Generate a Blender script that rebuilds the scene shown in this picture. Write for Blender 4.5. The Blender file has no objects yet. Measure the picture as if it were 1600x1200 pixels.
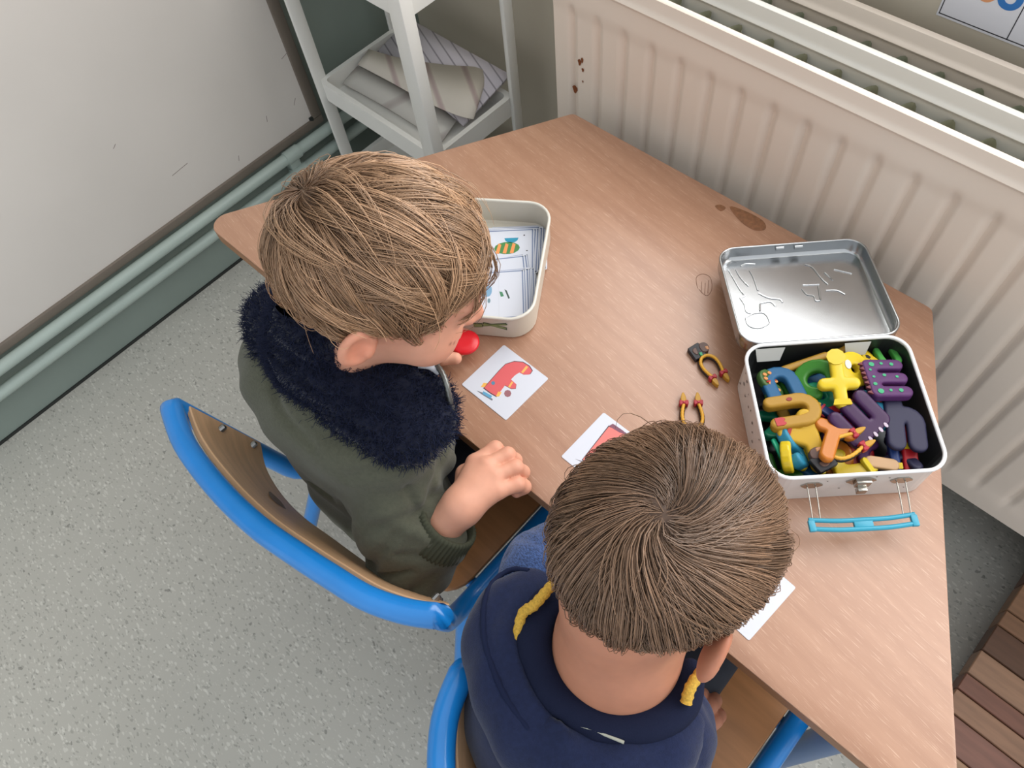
import bpy, bmesh, math, random
import numpy as np
from mathutils import Matrix, Vector
rng = np.random.default_rng(7)
SC = bpy.context.scene
COL = SC.collection
H = 0.53                      # table top height; scene coordinates below are relative to the table top
# ------------------------------------------------------------------ camera
CAM_R = np.array([[0.72439767, 0.68418894, -0.08446016], [0.56522545, -0.65960104, -0.49542574], [-0.39467482, 0.31114621, -0.86453445]])
CAM_C = np.array([0.648154, -0.724788, 0.837552])
CAM_F = 1187.565
cam_d = bpy.data.cameras.new('camera'); cam = bpy.data.objects.new('camera', cam_d); COL.objects.link(cam)
cam_d.sensor_width = 36.0; cam_d.lens = CAM_F / 1600 * 36.0; cam_d.clip_start = 0.02
_m = Matrix.Identity(4)
for _i in range(3):
    _m[_i][0] = CAM_R[0][_i]; _m[_i][1] = -CAM_R[1][_i]; _m[_i][2] = -CAM_R[2][_i]
    _m[_i][3] = CAM_C[_i] + (H if _i == 2 else 0)
cam.matrix_world = _m
SC.camera = cam
# ------------------------------------------------------------------ world, window daylight, exposure
W = bpy.data.worlds.new('world'); SC.world = W; W.use_nodes = True
W.node_tree.nodes['Background'].inputs[0].default_value = (0.93, 0.97, 1.0, 1)
W.node_tree.nodes['Background'].inputs[1].default_value = 1.12
def area(name, loc, rot, sx, sy, power, col):
    d = bpy.data.lights.new(name, 'AREA'); d.shape = 'RECTANGLE'; d.size = sx; d.size_y = sy; d.energy = power; d.color = col
    o = bpy.data.objects.new(name, d); COL.objects.link(o); o.location = loc; o.rotation_euler = rot; return o
area('window_daylight', (1.05, 0.40, H + 1.20), (math.radians(-90), 0, 0), 2.5, 1.66, 64, (1.0, 0.98, 0.95))
SC.view_settings.view_transform = 'Standard'; SC.view_settings.look = 'None'
SC.view_settings.exposure = 0.0; SC.view_settings.gamma = 1.0; SC.view_settings.use_curve_mapping = False

# ------------------------------------------------------------------ helpers
def s2l(c):
    return tuple((x / 12.92 if x <= 0.04045 else ((x + 0.055) / 1.055) ** 2.4) for x in [v / 255 for v in c])
def hit(u, v, z):
    d = CAM_R.T @ np.array([(u - 800) / CAM_F, (v - 600) / CAM_F, 1.0])
    return CAM_C + d * ((z - CAM_C[2]) / d[2])
MATS = {}
def mat(name, rgb, rough=0.5, metal=0.0, spec=0.5, vary=0.0, scale=40.0, bump=0.0, bscale=200.0, coat=0.0, sss=0.0, attr=None, stretch=None, sheen=0.0):
    """Principled material; vary = share of noise variation in the colour, bump = fine relief, attr = colour attribute multiplied in"""
    if name in MATS: return MATS[name]
    m = bpy.data.materials.new(name); m.use_nodes = True; MATS[name] = m
    nt = m.node_tree; b = nt.nodes['Principled BSDF']
    c = s2l(rgb)
    b.inputs['Base Color'].default_value = (*c, 1); b.inputs['Roughness'].default_value = rough
    b.inputs['Metallic'].default_value = metal; b.inputs['Specular IOR Level'].default_value = spec
    b.inputs['Coat Weight'].default_value = coat; b.inputs['Sheen Weight'].default_value = sheen
    if sss: 
        b.inputs['Subsurface Weight'].default_value = sss; b.inputs['Subsurface Radius'].default_value = (1, .35, .2); b.inputs['Subsurface Scale'].default_value = .006
    L = nt.links.new
    tc = nt.nodes.new('ShaderNodeTexCoord'); mp = nt.nodes.new('ShaderNodeMapping'); L(tc.outputs['Object'], mp.inputs[0])
    if stretch: mp.inputs['Rotation'].default_value = stretch[3:6]; mp.inputs['Scale'].default_value = stretch[0:3]
    src = None
    if vary:
        n = nt.nodes.new('ShaderNodeTexNoise'); n.inputs['Scale'].default_value = scale; n.inputs['Detail'].default_value = 6
        L(mp.outputs[0], n.inputs['Vector'])
        r = nt.nodes.new('ShaderNodeValToRGB'); L(n.outputs['Fac'], r.inputs[0])
        r.color_ramp.elements[0].position = .3; r.color_ramp.elements[1].position = .7
        r.color_ramp.elements[0].color = (*[x * (1 - vary) for x in c], 1); r.color_ramp.elements[1].color = (*[min(1, x * (1 + vary)) for x in c], 1)
        src = r.outputs[0]
    if attr:
        a = nt.nodes.new('ShaderNodeAttribute'); a.attribute_name = attr
        if src is not None:
            mx = nt.nodes.new('ShaderNodeMix'); mx.data_type = 'RGBA'; mx.blend_type = 'MULTIPLY'; mx.inputs[0].default_value = 1
            L(a.outputs['Color'], mx.inputs[6]); L(src, mx.inputs[7]); src = mx.outputs[2]
        else: src = a.outputs['Color']
    if src is not None: L(src, b.inputs['Base Color'])
    if bump:
        n2 = nt.nodes.new('ShaderNodeTexNoise'); n2.inputs['Scale'].default_value = bscale; n2.inputs['Detail'].default_value = 4
        L(mp.outputs[0], n2.inputs['Vector'])
        bp = nt.nodes.new('ShaderNodeBump'); bp.inputs['Strength'].default_value = bump; bp.inputs['Distance'].default_value = .002
        L(n2.outputs['Fac'], bp.inputs['Height']); L(bp.outputs[0], b.inputs['Normal'])
    return m
def tag(o, label, cat, group=None, kind=None):
    if label: o['label'] = label
    if cat: o['category'] = cat
    if group: o['group'] = group
    if kind: o['kind'] = kind
    return o
def thing(name, loc, label, cat, group=None):
    o = bpy.data.objects.new(name, None); COL.objects.link(o); o.empty_display_size = .02
    o.location = (loc[0], loc[1], loc[2] + H); return tag(o, label, cat, group)
def origin(o):
    p = np.zeros(3)
    while o is not None: p = p + np.array(o.location); o = o.parent
    return p - np.array([0, 0, H])
def mesh_obj(name, verts, faces, m, parent=None, smooth=False, at=None, cols=None, local=False):
    """verts in scene coordinates (relative to the table top); the object's origin goes to its parent's or to the base of its bounds"""
    v = np.asarray(verts, dtype=np.float64).reshape(-1, 3)
    if local: off = np.zeros(3); loc = (0, 0, 0)
    else:
        if at is None: at = np.array([(v[:, 0].min() + v[:, 0].max()) / 2, (v[:, 1].min() + v[:, 1].max()) / 2, v[:, 2].min()])
        off = np.asarray(at, float)
        loc = off - origin(parent) if parent is not None else off + np.array([0, 0, H])
    me = bpy.data.meshes.new(name)
    if isinstance(faces, np.ndarray):
        n, k = faces.shape
        me.vertices.add(len(v)); me.vertices.foreach_set('co', (v - off).astype(np.float32).ravel())
        me.loops.add(n * k); me.loops.foreach_set('vertex_index', faces.astype(np.int32).ravel())
        me.polygons.add(n); me.polygons.foreach_set('loop_start', (np.arange(n) * k).astype(np.int32))
        try: me.polygons.foreach_set('loop_total', np.full(n, k, np.int32))
        except Exception: pass
        me.update(calc_edges=True)
    else:
        me.from_pydata([tuple(x) for x in (v - off)], [], [tuple(int(i) for i in f) for f in faces]); me.update()
    if smooth: me.polygons.foreach_set('use_smooth', np.ones(len(me.polygons), bool))
    if cols is not None:
        a = me.color_attributes.new('tint', 'FLOAT_COLOR', 'POINT')
        c4 = np.ones((len(v), 4), np.float32); c4[:, :3] = cols; a.data.foreach_set('color', c4.ravel())
    for q in (m if isinstance(m, (list, tuple)) else [m]): me.materials.append(q)
    o = bpy.data.objects.new(name, me); COL.objects.link(o)
    if parent is not None: o.parent = parent
    o.location = loc
    return o
def fix_normals(o):
    bm = bmesh.new(); bm.from_mesh(o.data); bmesh.ops.recalc_face_normals(bm, faces=bm.faces); bm.to_mesh(o.data); bm.free()
def bevel(o, w, seg=2, ang=35):
    bm = bmesh.new(); bm.from_mesh(o.data)
    bmesh.ops.recalc_face_normals(bm, faces=bm.faces)
    ed = [e for e in bm.edges if len(e.link_faces) == 2 and e.calc_face_angle(0) > math.radians(ang)]
    bmesh.ops.bevel(bm, geom=ed, offset=w, segments=seg, affect='EDGES', profile=.5)
    for f in bm.faces: f.smooth = True
    bm.to_mesh(o.data); bm.free()
    try: o.data.set_sharp_from_angle(angle=math.radians(40))
    except Exception: pass
    return o
def box_vf(lo, hi):
    x0, y0, z0 = lo; x1, y1, z1 = hi
    v = [(x0, y0, z0), (x1, y0, z0), (x1, y1, z0), (x0, y1, z0), (x0, y0, z1), (x1, y0, z1), (x1, y1, z1), (x0, y1, z1)]
    return v, [(3, 2, 1, 0), (4, 5, 6, 7), (0, 1, 5, 4), (1, 2, 6, 5), (2, 3, 7, 6), (3, 0, 4, 7)]
def box(name, lo, hi, m, parent=None, bev=0.0, seg=2):
    v, f = box_vf(lo, hi); o = mesh_obj(name, v, f, m, parent)
    if bev: bevel(o, bev, seg)
    return o
def boxes(name, lst, m, parent=None):
    V, F = [], []
    for lo, hi in lst:
        v, f = box_vf(lo, hi); F += [tuple(i + len(V) for i in q) for q in f]; V += v
    return mesh_obj(name, V, F, m, parent)
def rpoly(pts, rad, seg=6):
    """2D polygon with rounded corners; rad is one number or one for each corner"""
    n = len(pts); out = []
    for i in range(n):
        p = np.array(pts[i], float); a = np.array(pts[i - 1], float) - p; b = np.array(pts[(i + 1) % n], float) - p
        r = rad[i] if hasattr(rad, '__len__') else rad
        la, lb = np.linalg.norm(a), np.linalg.norm(b); a /= la; b /= lb
        if r <= 1e-6: out.append(p); continue
        th = math.acos(np.clip(a @ b, -1, 1)); t = min(r / math.tan(th / 2), la * .48, lb * .48); r = t * math.tan(th / 2)
        c = p + (a + b) / np.linalg.norm(a + b) * (r / math.sin(th / 2))
        s, e = p + a * t - c, p + b * t - c
        a0 = math.atan2(s[1], s[0]); da = (math.atan2(e[1], e[0]) - a0 + math.pi) % (2 * math.pi) - math.pi
        out += [c + r * np.array([math.cos(a0 + da * k / seg), math.sin(a0 + da * k / seg)]) for k in range(seg + 1)]
    return np.array(out)
def prism_vf(poly, z0, z1):
    n = len(poly)
    v = [(p[0], p[1], z0) for p in poly] + [(p[0], p[1], z1) for p in poly]
    f = [tuple(range(n - 1, -1, -1)), tuple(range(n, 2 * n))] + [(i, (i + 1) % n, n + (i + 1) % n, n + i) for i in range(n)]
    return v, f
def prism(name, poly, z0, z1, m, parent=None, bev=0.0, seg=2):
    v, f = prism_vf(poly, z0, z1); o = mesh_obj(name, v, f, m, parent)
    if bev: bevel(o, bev, seg)
    else: fix_normals(o)
    return o
def spline(pts, n=8, closed=False):
    p = np.array(pts, float); out = []
    N = len(p); rngi = range(N if closed else N - 1)
    for i in rngi:
        if closed: a, b, c, d = p[i - 1], p[i], p[(i + 1) % N], p[(i + 2) % N]
        else: a, b, c, d = p[max(i - 1, 0)], p[i], p[i + 1], p[min(i + 2, N - 1)]
        for k in range(n):
            t = k / n
            out.append(.5 * ((2 * b) + (c - a) * t + (2 * a - 5 * b + 4 * c - d) * t * t + (3 * b - a - 3 * c + d) * t ** 3))
    if not closed: out.append(p[-1])
    return np.array(out)
def tube_vf(path, r, sides=10, closed=False, cap=True):
    p = np.array(path, float); n = len(p)
    rr = np.full(n, r) if np.isscalar(r) else np.array(r, float)
    if closed: t = np.roll(p, -1, 0) - np.roll(p, 1, 0)
    else: t = np.gradient(p, axis=0)
    t /= np.linalg.norm(t, axis=1)[:, None] + 1e-12
    up = np.array([0, 0, 1.0]) if abs(t[0][2]) < .9 else np.array([1.0, 0, 0])
    u = np.cross(up, t[0]); u /= np.linalg.norm(u); V = []
    for i in range(n):
        u = u - t[i] * (u @ t[i]); u /= np.linalg.norm(u) + 1e-12; w = np.cross(t[i], u)
        for k in range(sides):
            a = 2 * math.pi * k / sides; V.append(p[i] + rr[i] * (math.cos(a) * u + math.sin(a) * w))
    F = []
    for i in range(n if closed else n - 1):
        j = (i + 1) % n
        for k in range(sides): F.append((i * sides + k, i * sides + (k + 1) % sides, j * sides + (k + 1) % sides, j * sides + k))
    if cap and not closed: F += [tuple(range(sides - 1, -1, -1)), tuple((n - 1) * sides + k for k in range(sides))]
    return V, F
def tube(name, path, r, m, parent=None, sides=12, closed=False):
    v, f = tube_vf(path, r, sides, closed); o = mesh_obj(name, v, f, m, parent, smooth=True)
    try: o.data.set_sharp_from_angle(angle=math.radians(60))
    except Exception: pass
    return o
def loft_vf(rings, cap0=True, cap1=True):
    n = len(rings[0]); V = [tuple(q) for r in rings for q in r]; F = []
    for i in range(len(rings) - 1):
        for k in range(n): F.append((i * n + k, i * n + (k + 1) % n, (i + 1) * n + (k + 1) % n, (i + 1) * n + k))
    if cap0: F.append(tuple(range(n - 1, -1, -1)))
    if cap1: F.append(tuple((len(rings) - 1) * n + k for k in range(n)))
    return V, F
# ---- signed distance modelling: smooth unions of tapered limbs, meshed with surface nets
def grid(lo, hi, h):
    ax = [np.arange(lo[i], hi[i] + h, h, dtype=np.float32) for i in range(3)]
    return np.stack(np.meshgrid(*ax, indexing='ij'), -1)
def ell(P, c, r, R=None):
    q = P - np.asarray(c, np.float32)
    if R is not None: q = q @ np.asarray(R, np.float32)
    r = np.asarray(r, np.float32); k0 = np.sqrt(((q / r) ** 2).sum(-1)) + 1e-9; k1 = np.sqrt(((q / (r * r)) ** 2).sum(-1)) + 1e-9
    return k0 * (k0 - 1) / k1
def cone(P, a, b, ra, rb):
    a = np.asarray(a, np.float32); b = np.asarray(b, np.float32); d = b - a
    t = np.clip(((P - a) @ d) / (d @ d + 1e-12), 0, 1)
    return np.sqrt(((P - a - t[..., None] * d) ** 2).sum(-1)) - (ra + (rb - ra) * t)
def chain(P, pts, rad, k=.01):
    d = None
    for i in range(len(pts) - 1):
        c = cone(P, pts[i], pts[i + 1], rad[i], rad[i + 1]); d = c if d is None else smin(d, c, k)
    return d
def smin(a, b, k):
    h = np.clip(.5 + .5 * (b - a) / k, 0, 1); return b + (a - b) * h - k * h * (1 - h)
def smax(a, b, k): return -smin(-a, -b, k)
def seg_d(P, a, b): return cone(P, a, b, 0, 0)
def fold(P, d, pts, w, depth):
    q = None
    for i in range(len(pts) - 1):
        c = seg_d(P, pts[i], pts[i + 1]); q = c if q is None else np.minimum(q, c)
    return d + depth * np.exp(-(q / w) ** 2)
def nets(P, S):
    """surface nets of the zero level: vertices and quads"""
    s = S < 0; nx, ny, nz = S.shape
    acc = np.zeros((nx - 1, ny - 1, nz - 1, 3), np.float32); cnt = np.zeros((nx - 1, ny - 1, nz - 1), np.float32)
    quads = []; lo = P[0, 0, 0]; h = P[1, 0, 0, 0] - P[0, 0, 0, 0]
    for ax in range(3):
        A = np.moveaxis(S, ax, 0); m = (A[:-1] < 0) != (A[1:] < 0)
        idx = np.argwhere(m); i0 = idx.copy()
        a = A[:-1][m]; b = A[1:][m]; t = a / (a - b)
        o = [ax] + [q for q in range(3) if q != ax]
        g = np.zeros((len(idx), 3), np.float32); gi = np.zeros((len(idx), 3), int)
        for k in range(3): g[:, o[k]] = idx[:, k]; gi[:, o[k]] = idx[:, k]
        g[:, ax] += t
        u, w = o[1], o[2]
        for du in (0, -1):
            for dw in (0, -1):
                c = gi.copy(); c[:, u] += du; c[:, w] += dw
                ok = (c >= 0).all(1) & (c < np.array(acc.shape[:3])).all(1)
                fi = np.ravel_multi_index(tuple(c[ok].T), cnt.shape); n_ = cnt.size
                cnt += np.bincount(fi, minlength=n_).reshape(cnt.shape)
                for q in range(3): acc[..., q] += np.bincount(fi, weights=g[ok][:, q], minlength=n_).reshape(cnt.shape)
        quads.append((gi, u, w, a < 0, ax))
    act = cnt > 0; vid = -np.ones(cnt.shape, int); vid[act] = np.arange(act.sum())
    V = lo + h * acc[act] / cnt[act][:, None]
    F = []
    for gi, u, w, neg, ax in quads:
        ok = (gi[:, u] > 0) & (gi[:, w] > 0) & (gi[:, u] < S.shape[u] - 1) & (gi[:, w] < S.shape[w] - 1)
        gi = gi[ok]; neg = neg[ok]
        def at(du, dw):
            c = gi.copy(); c[:, u] += du; c[:, w] += dw; return vid[tuple(c.T)]
        q = np.stack([at(-1, -1), at(0, -1), at(0, 0), at(-1, 0)], 1)
        flip = neg if ax != 1 else ~neg
        q[~flip] = q[~flip][:, ::-1]
        F.append(q)
    return V, np.concatenate(F)
def mesh_sdf(f, lo, hi, h, it=1, lam=.4, c=4):
    """surface of f(P) < 0: evaluated on a coarse grid first, then finely only near the surface"""
    lo = np.asarray(lo, float); hi = np.asarray(hi, float); n = [int(math.ceil((hi[i] - lo[i]) / (h * c))) for i in range(3)]
    cg = np.stack(np.meshgrid(*[lo[i] + (np.arange(n[i]) + .5 - .5 / c) * h * c for i in range(3)], indexing='ij'), -1).astype(np.float32)
    dc = f(cg); rep = lambda a: np.repeat(np.repeat(np.repeat(a, c, 0), c, 1), c, 2)
    P = np.stack(np.meshgrid(*[(lo[i] + np.arange(n[i] * c) * h).astype(np.float32) for i in range(3)], indexing='ij'), -1)
    S = rep(dc); m = rep(np.abs(dc) < h * c * 1.35 + .004); S[m] = f(P[m])
    V, F = nets(P, S); return relax(V, F, it, lam), F
def relax(V, F, it=2, lam=.5):
    """a little Laplacian smoothing of a quad mesh"""
    n = len(V)
    for _ in range(it):
        acc = np.zeros_like(V); c = np.zeros(n)
        for k in range(4):
            a, b = F[:, k], F[:, (k + 1) % 4]
            c += np.bincount(a, minlength=n)
            for q in range(3): acc[:, q] += np.bincount(a, weights=V[b, q], minlength=n)
        V = V + lam * (acc / np.maximum(c, 1)[:, None] - V)
    return V
def join_vf(parts):
    V, F, n = [], [], 0
    for v, f in parts: V.append(np.asarray(v)); F.append(np.asarray(f) + n); n += len(v)
    return np.concatenate(V), np.concatenate(F)
def strands_vf(paths, r0, r1, sides=3):
    """paths (N, K, 3) -> thin tapered tubes as one quad mesh"""
    p = np.asarray(paths, np.float32); N, K, _ = p.shape
    t = np.gradient(p, axis=1); t /= np.linalg.norm(t, axis=2, keepdims=True) + 1e-9
    ref = np.array([.31, .52, .79], np.float32)
    u = np.cross(t, ref); u /= np.linalg.norm(u, axis=2, keepdims=True) + 1e-9; w = np.cross(t, u)
    rad = (r0 + (r1 - r0) * np.linspace(0, 1, K) ** 1.5)[None, :, None, None]
    a = np.arange(sides) * 2 * math.pi / sides
    V = p[:, :, None, :] + rad * (np.cos(a)[None, None, :, None] * u[:, :, None, :] + np.sin(a)[None, None, :, None] * w[:, :, None, :])
    base = (np.arange(N) * K * sides)[:, None, None] + (np.arange(K - 1) * sides)[None, :, None]
    k = np.arange(sides)[None, None, :]; k2 = (k + 1) % sides
    F = np.stack([base + k, base + k2, base + sides + k2, base + sides + k], -1).reshape(-1, 4)
    return V.reshape(-1, 3), F
# ================================================================== the room
XL, YB, ZF = -0.705, 0.25, -H
def speckle_floor():
    m = bpy.data.materials.new('speckled_vinyl'); m.use_nodes = True; nt = m.node_tree; b = nt.nodes['Principled BSDF']; L = nt.links.new
    b.inputs['Roughness'].default_value = .45; b.inputs['Specular IOR Level'].default_value = .35
    tc = nt.nodes.new('ShaderNodeTexCoord')
    last = None
    base = s2l((182, 180, 172))
    rgb = nt.nodes.new('ShaderNodeRGB'); rgb.outputs[0].default_value = (*base, 1); last = rgb.outputs[0]
    for sc, thr, col, rot, asp in ((76, .16, (214, 212, 204), .4, 2.3), (90, .13, (138, 137, 130), 1.3, 2.0), (70, .14, (218, 216, 208), 2.2, 2.5), (104, .12, (128, 128, 122), .9, 1.8), (130, .15, (200, 198, 190), 1.9, 2.0), (95, .012, (84, 84, 80), .2, 1.2)):
        mp = nt.nodes.new('ShaderNodeMapping'); mp.inputs['Rotation'].default_value = (0, 0, rot); mp.inputs['Scale'].default_value = (1, asp, 1); L(tc.outputs['Object'], mp.inputs[0])
        wob = nt.nodes.new('ShaderNodeTexNoise'); wob.inputs['Scale'].default_value = sc * .5; L(mp.outputs[0], wob.inputs['Vector'])
        ad = nt.nodes.new('ShaderNodeMix'); ad.data_type = 'RGBA'; ad.blend_type = 'LINEAR_LIGHT'; ad.inputs[0].default_value = .012; L(mp.outputs[0], ad.inputs[6]); L(wob.outputs['Color'], ad.inputs[7])
        vo = nt.nodes.new('ShaderNodeTexVoronoi'); vo.inputs['Scale'].default_value = sc; L(ad.outputs[2], vo.inputs['Vector'])
        sp = nt.nodes.new('ShaderNodeSeparateColor'); L(vo.outputs['Color'], sp.inputs[0])
        c1 = nt.nodes.new('ShaderNodeMath'); c1.operation = 'LESS_THAN'; c1.inputs[1].default_value = .31; L(vo.outputs['Distance'], c1.inputs[0])
        c2 = nt.nodes.new('ShaderNodeMath'); c2.operation = 'LESS_THAN'; c2.inputs[1].default_value = thr * 2.2; L(sp.outputs[0], c2.inputs[0])
        mu = nt.nodes.new('ShaderNodeMath'); mu.operation = 'MULTIPLY'; L(c1.outputs[0], mu.inputs[0]); L(c2.outputs[0], mu.inputs[1])
        m2 = nt.nodes.new('ShaderNodeMath'); m2.operation = 'MULTIPLY'; m2.inputs[1].default_value = .5; L(mu.outputs[0], m2.inputs[0])
        mx = nt.nodes.new('ShaderNodeMix'); mx.data_type = 'RGBA'; L(m2.outputs[0], mx.inputs[0]); L(last, mx.inputs[6]); mx.inputs[7].default_value = (*s2l(col), 1)
        last = mx.outputs[2]
    L(last, b.inputs['Base Color'])
    return m
tag(box('floor', (XL - .1, -3.2, ZF - .05), (3.4, YB + .1, ZF), speckle_floor()), None, None, kind='structure')
M_GREEN = mat('sage_wall_paint', (132, 144, 137), .55, vary=.06, scale=6, bump=.05, bscale=60)
M_BEIGE = mat('beige_wall_paint', (196, 187, 170), .7, vary=.05, scale=5, bump=.06, bscale=80)
tag(box('wall_left', (XL - .12, -3.2, ZF), (XL, YB, 2.4), M_GREEN), None, None, kind='structure')
WX0, WX1, WZ0, WZ1 = -.2, 2.3, .37, 2.03
tag(boxes('wall_back', [((XL - .12, YB, ZF), (3.4, YB + .2, WZ0)), ((XL - .12, YB, WZ1), (3.4, YB + .2, 2.4)), ((XL - .12, YB, WZ0), (WX0, YB + .2, WZ1)), ((WX1, YB, WZ0), (3.4, YB + .2, WZ1))], M_BEIGE), None, None, kind='structure')
tag(box('baseboard_left', (XL, -3.2, ZF), (XL + .004, YB, ZF + .006), mat('dark_seal', (40, 42, 40), .6)), None, None, kind='structure')
# window over the radiator
win = thing('window_1', (1.05, YB + .06, WZ0), None, None); win['kind'] = 'structure'
M_WF = mat('white_window_paint', (228, 226, 220), .4)
for nm, lo, hi in (('frame_rail', (WX0, YB + .04, WZ0), (WX1, YB + .1, WZ0 + .05)), ('frame_rail', (WX0, YB + .04, WZ1 - .05), (WX1, YB + .1, WZ1)),
                   ('frame_stile', (WX0, YB + .04, WZ0 + .05), (WX0 + .05, YB + .1, WZ1 - .05)), ('frame_stile', (WX1 - .05, YB + .04, WZ0 + .05), (WX1, YB + .1, WZ1 - .05)),
                   ('frame_stile', (1.02, YB + .04, WZ0 + .05), (1.08, YB + .1, WZ1 - .05))):
    box(nm, lo, hi, M_WF, win, .004)
box('window_sill', (WX0 - .03, YB - .03, WZ0 - .025), (WX1 + .03, YB + .1, WZ0), M_WF, win, .005)
gm = bpy.data.materials.new('window_glass'); gm.use_nodes = True; _nt = gm.node_tree; _nt.nodes.clear()
_o = _nt.nodes.new('ShaderNodeOutputMaterial'); _t = _nt.nodes.new('ShaderNodeBsdfTransparent'); _g = _nt.nodes.new('ShaderNodeBsdfGlossy'); _g.inputs['Roughness'].default_value = .03
_x = _nt.nodes.new('ShaderNodeMixShader'); _x.inputs[0].default_value = .07; _nt.links.new(_t.outputs[0], _x.inputs[1]); _nt.links.new(_g.outputs[0], _x.inputs[2]); _nt.links.new(_x.outputs[0], _o.inputs[0])
for x0, x1 in ((WX0 + .05, 1.02), (1.08, WX1 - .05)): box('pane', (x0, YB + .068, WZ0 + .05), (x1, YB + .074, WZ1 - .05), gm, win)

# ------------------------------------------------------------------ display board and heating pipes on the left wall
bd = thing('display_board', (XL + .012, -1.4, -.328), 'large off-white wall board in a grey frame on the green wall', 'board')
M_BOARD = mat('board_laminate', (206, 200, 194), .35, vary=.05, scale=2.2)
M_FRM = mat('board_frame_metal', (122, 112, 102), .45, metal=.3, vary=.08, scale=12)
BY1, BZ0, BZ1 = -.082, -.328, .95
box('panel', (XL + .001, -2.9, BZ0 + .018), (XL + .014, BY1 - .022, BZ1 - .02), M_BOARD, bd)
box('frame_rail', (XL + .001, -2.92, BZ0), (XL + .02, BY1, BZ0 + .02), M_FRM, bd, .003)
box('frame_rail', (XL + .001, -2.92, BZ1 - .02), (XL + .02, BY1, BZ1), M_FRM, bd, .003)
box('frame_stile', (XL + .001, BY1 - .024, BZ0 + .02), (XL + .02, BY1, BZ1 - .02), M_FRM, bd, .003)
box('frame_stile', (XL + .001, -2.92, BZ0 + .02), (XL + .02, -2.9, BZ1 - .02), M_FRM, bd, .003)
prism('corner_screw', [(XL + .0205 + .0, 0)] * 0 + [(XL + .014 + .006 * math.cos(a), BY1 - .026 + .006 * math.sin(a)) for a in np.linspace(0, 6.28, 9)[:-1]], BZ0 + .017, BZ0 + .027, mat('screw_dark', (50, 54, 52), .4, metal=.6), bd)
M_SMUDGE = mat('pencil_smudge', (120, 108, 104), .7)
for (y, z, l, a) in ((-.11, -.14, .012, .3), (-.13, -.245, .008, 1.0), (-.42, -.22, .02, .1), (-.30, -.28, .006, 1.2), (-.5, -.1, .005, .6), (-.205, -.24, .007, 1.3)):
    d = np.array([0, math.cos(a), math.sin(a)]) * l; n = np.array([0, -math.sin(a), math.cos(a)]) * .0006; c = np.array([XL + .0143, y, z])
    mesh_obj('scuff', [c - d - n, c + d - n, c + d + n, c - d + n], [(0, 1, 2, 3)], M_SMUDGE, bd)
M_PIPE = mat('pipe_paint', (162, 175, 168), .4, vary=.04, scale=8)
for z, lab in ((-.3435, 'upper green-painted heating pipe running along the left wall'), (-.3945, 'lower green-painted heating pipe running along the left wall')):
    o = tube('heating_pipe', [(XL + .028, -3.1, z), (XL + .028, -1.5, z), (XL + .028, YB - .004, z)], .0128, M_PIPE, None, 16); tag(o, lab, 'pipe', 'heating pipes')
br = thing('pipe_bracket', (XL + .02, -.19, -.42), 'green painted bracket clamping the two heating pipes', 'bracket')
tube('clamp', [(XL + .028, -.21, -.3435), (XL + .028, -.172, -.3435)], .0155, M_PIPE, br, 16)
tube('clamp', [(XL + .028, -.21, -.3945), (XL + .028, -.172, -.3945)], .0155, M_PIPE, br, 16)
box('plate', (XL + .001, -.205, -.4), (XL + .03, -.178, -.338), M_PIPE, br, .003)

# ------------------------------------------------------------------ triple panel radiator
M_RAD = mat('radiator_enamel', (232, 217, 203), .35, vary=.03, scale=3)
M_RADI = mat('radiator_enamel_inner', (226, 223, 216), .3)
M_FIN = mat('radiator_fins', (150, 152, 130), .5)
RX0, RX1, RZ0, RZ1 = -.083, 2.25, -.40, .206
rad = thing('radiator', (1.0, .12, RZ0), 'long cream ribbed panel radiator under the window', 'radiator')
FL = .0495
def rad_panel(name, yf, m, dx=.0045, th=.016):
    xs = np.arange(RX0, RX1 + dx / 2, dx)
    zs = np.concatenate([[RZ0, RZ0 + .006, RZ0 + .03, RZ0 + .045, RZ0 + .055, RZ0 + .065], np.linspace(RZ0 + .09, .105, 12), np.linspace(.113, .150, 9), [.165, .1745, .1775, .1795, .181, .1825, .184, .1855, .1875, .1905, .198, .2045, RZ1]])
    X, Z = np.meshgrid(xs, zs, indexing='ij')
    ph = ((X - .0545) / FL) % 1.0
    ss = lambda a, b, t: np.clip((t - a) / (b - a), 0, 1) ** 2 * (3 - 2 * np.clip((t - a) / (b - a), 0, 1))
    rib = ss(.0, .14, ph) * (1 - ss(.78, .98, ph))                    # 1 on the proud face, 0 in the groove
    rib = np.where((X < RX0 + .03) | (X > RX1 - .03), 1, rib)
    msk = ss(RZ0 + .035, RZ0 + .065, Z) * (1 - ss(.118, .148, Z))
    Y = yf + .007 * (1 - rib) * msk + .003 * msk
    Y = Y + np.where(Z > .1825, (Z - .1825) * .12, 0) - .0040 * np.exp(-((Z - .1825) / .0035) ** 2)
    Y = np.where(Z >= RZ1 - 1e-6, Y + .003, Y)
    nx, nz = X.shape
    V = np.stack([X, Y, Z], -1).reshape(-1, 3); F = []
    idx = np.arange(nx * nz).reshape(nx, nz)
    F = np.stack([idx[:-1, :-1], idx[1:, :-1], idx[1:, 1:], idx[:-1, 1:]], -1).reshape(-1, 4)
    Vb = V.copy(); Vb[:, 1] += th * np.where(V[:, 2] > .19, .25, 1.0) + 0.0
    F2 = F[:, ::-1] + len(V)
    rim = np.concatenate([idx[:, 0], idx[-1, 1:], idx[-2::-1, -1], idx[0, -2:0:-1]]); r2 = np.roll(rim, -1)
    F3 = np.stack([rim, rim + len(V), r2 + len(V), r2], -1)
    o = mesh_obj(name, np.concatenate([V, Vb]), np.concatenate([F, F2, F3]), m, rad, smooth=True)
    try: o.data.set_sharp_from_angle(angle=math.radians(50))
    except Exception: pass
    return o
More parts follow.
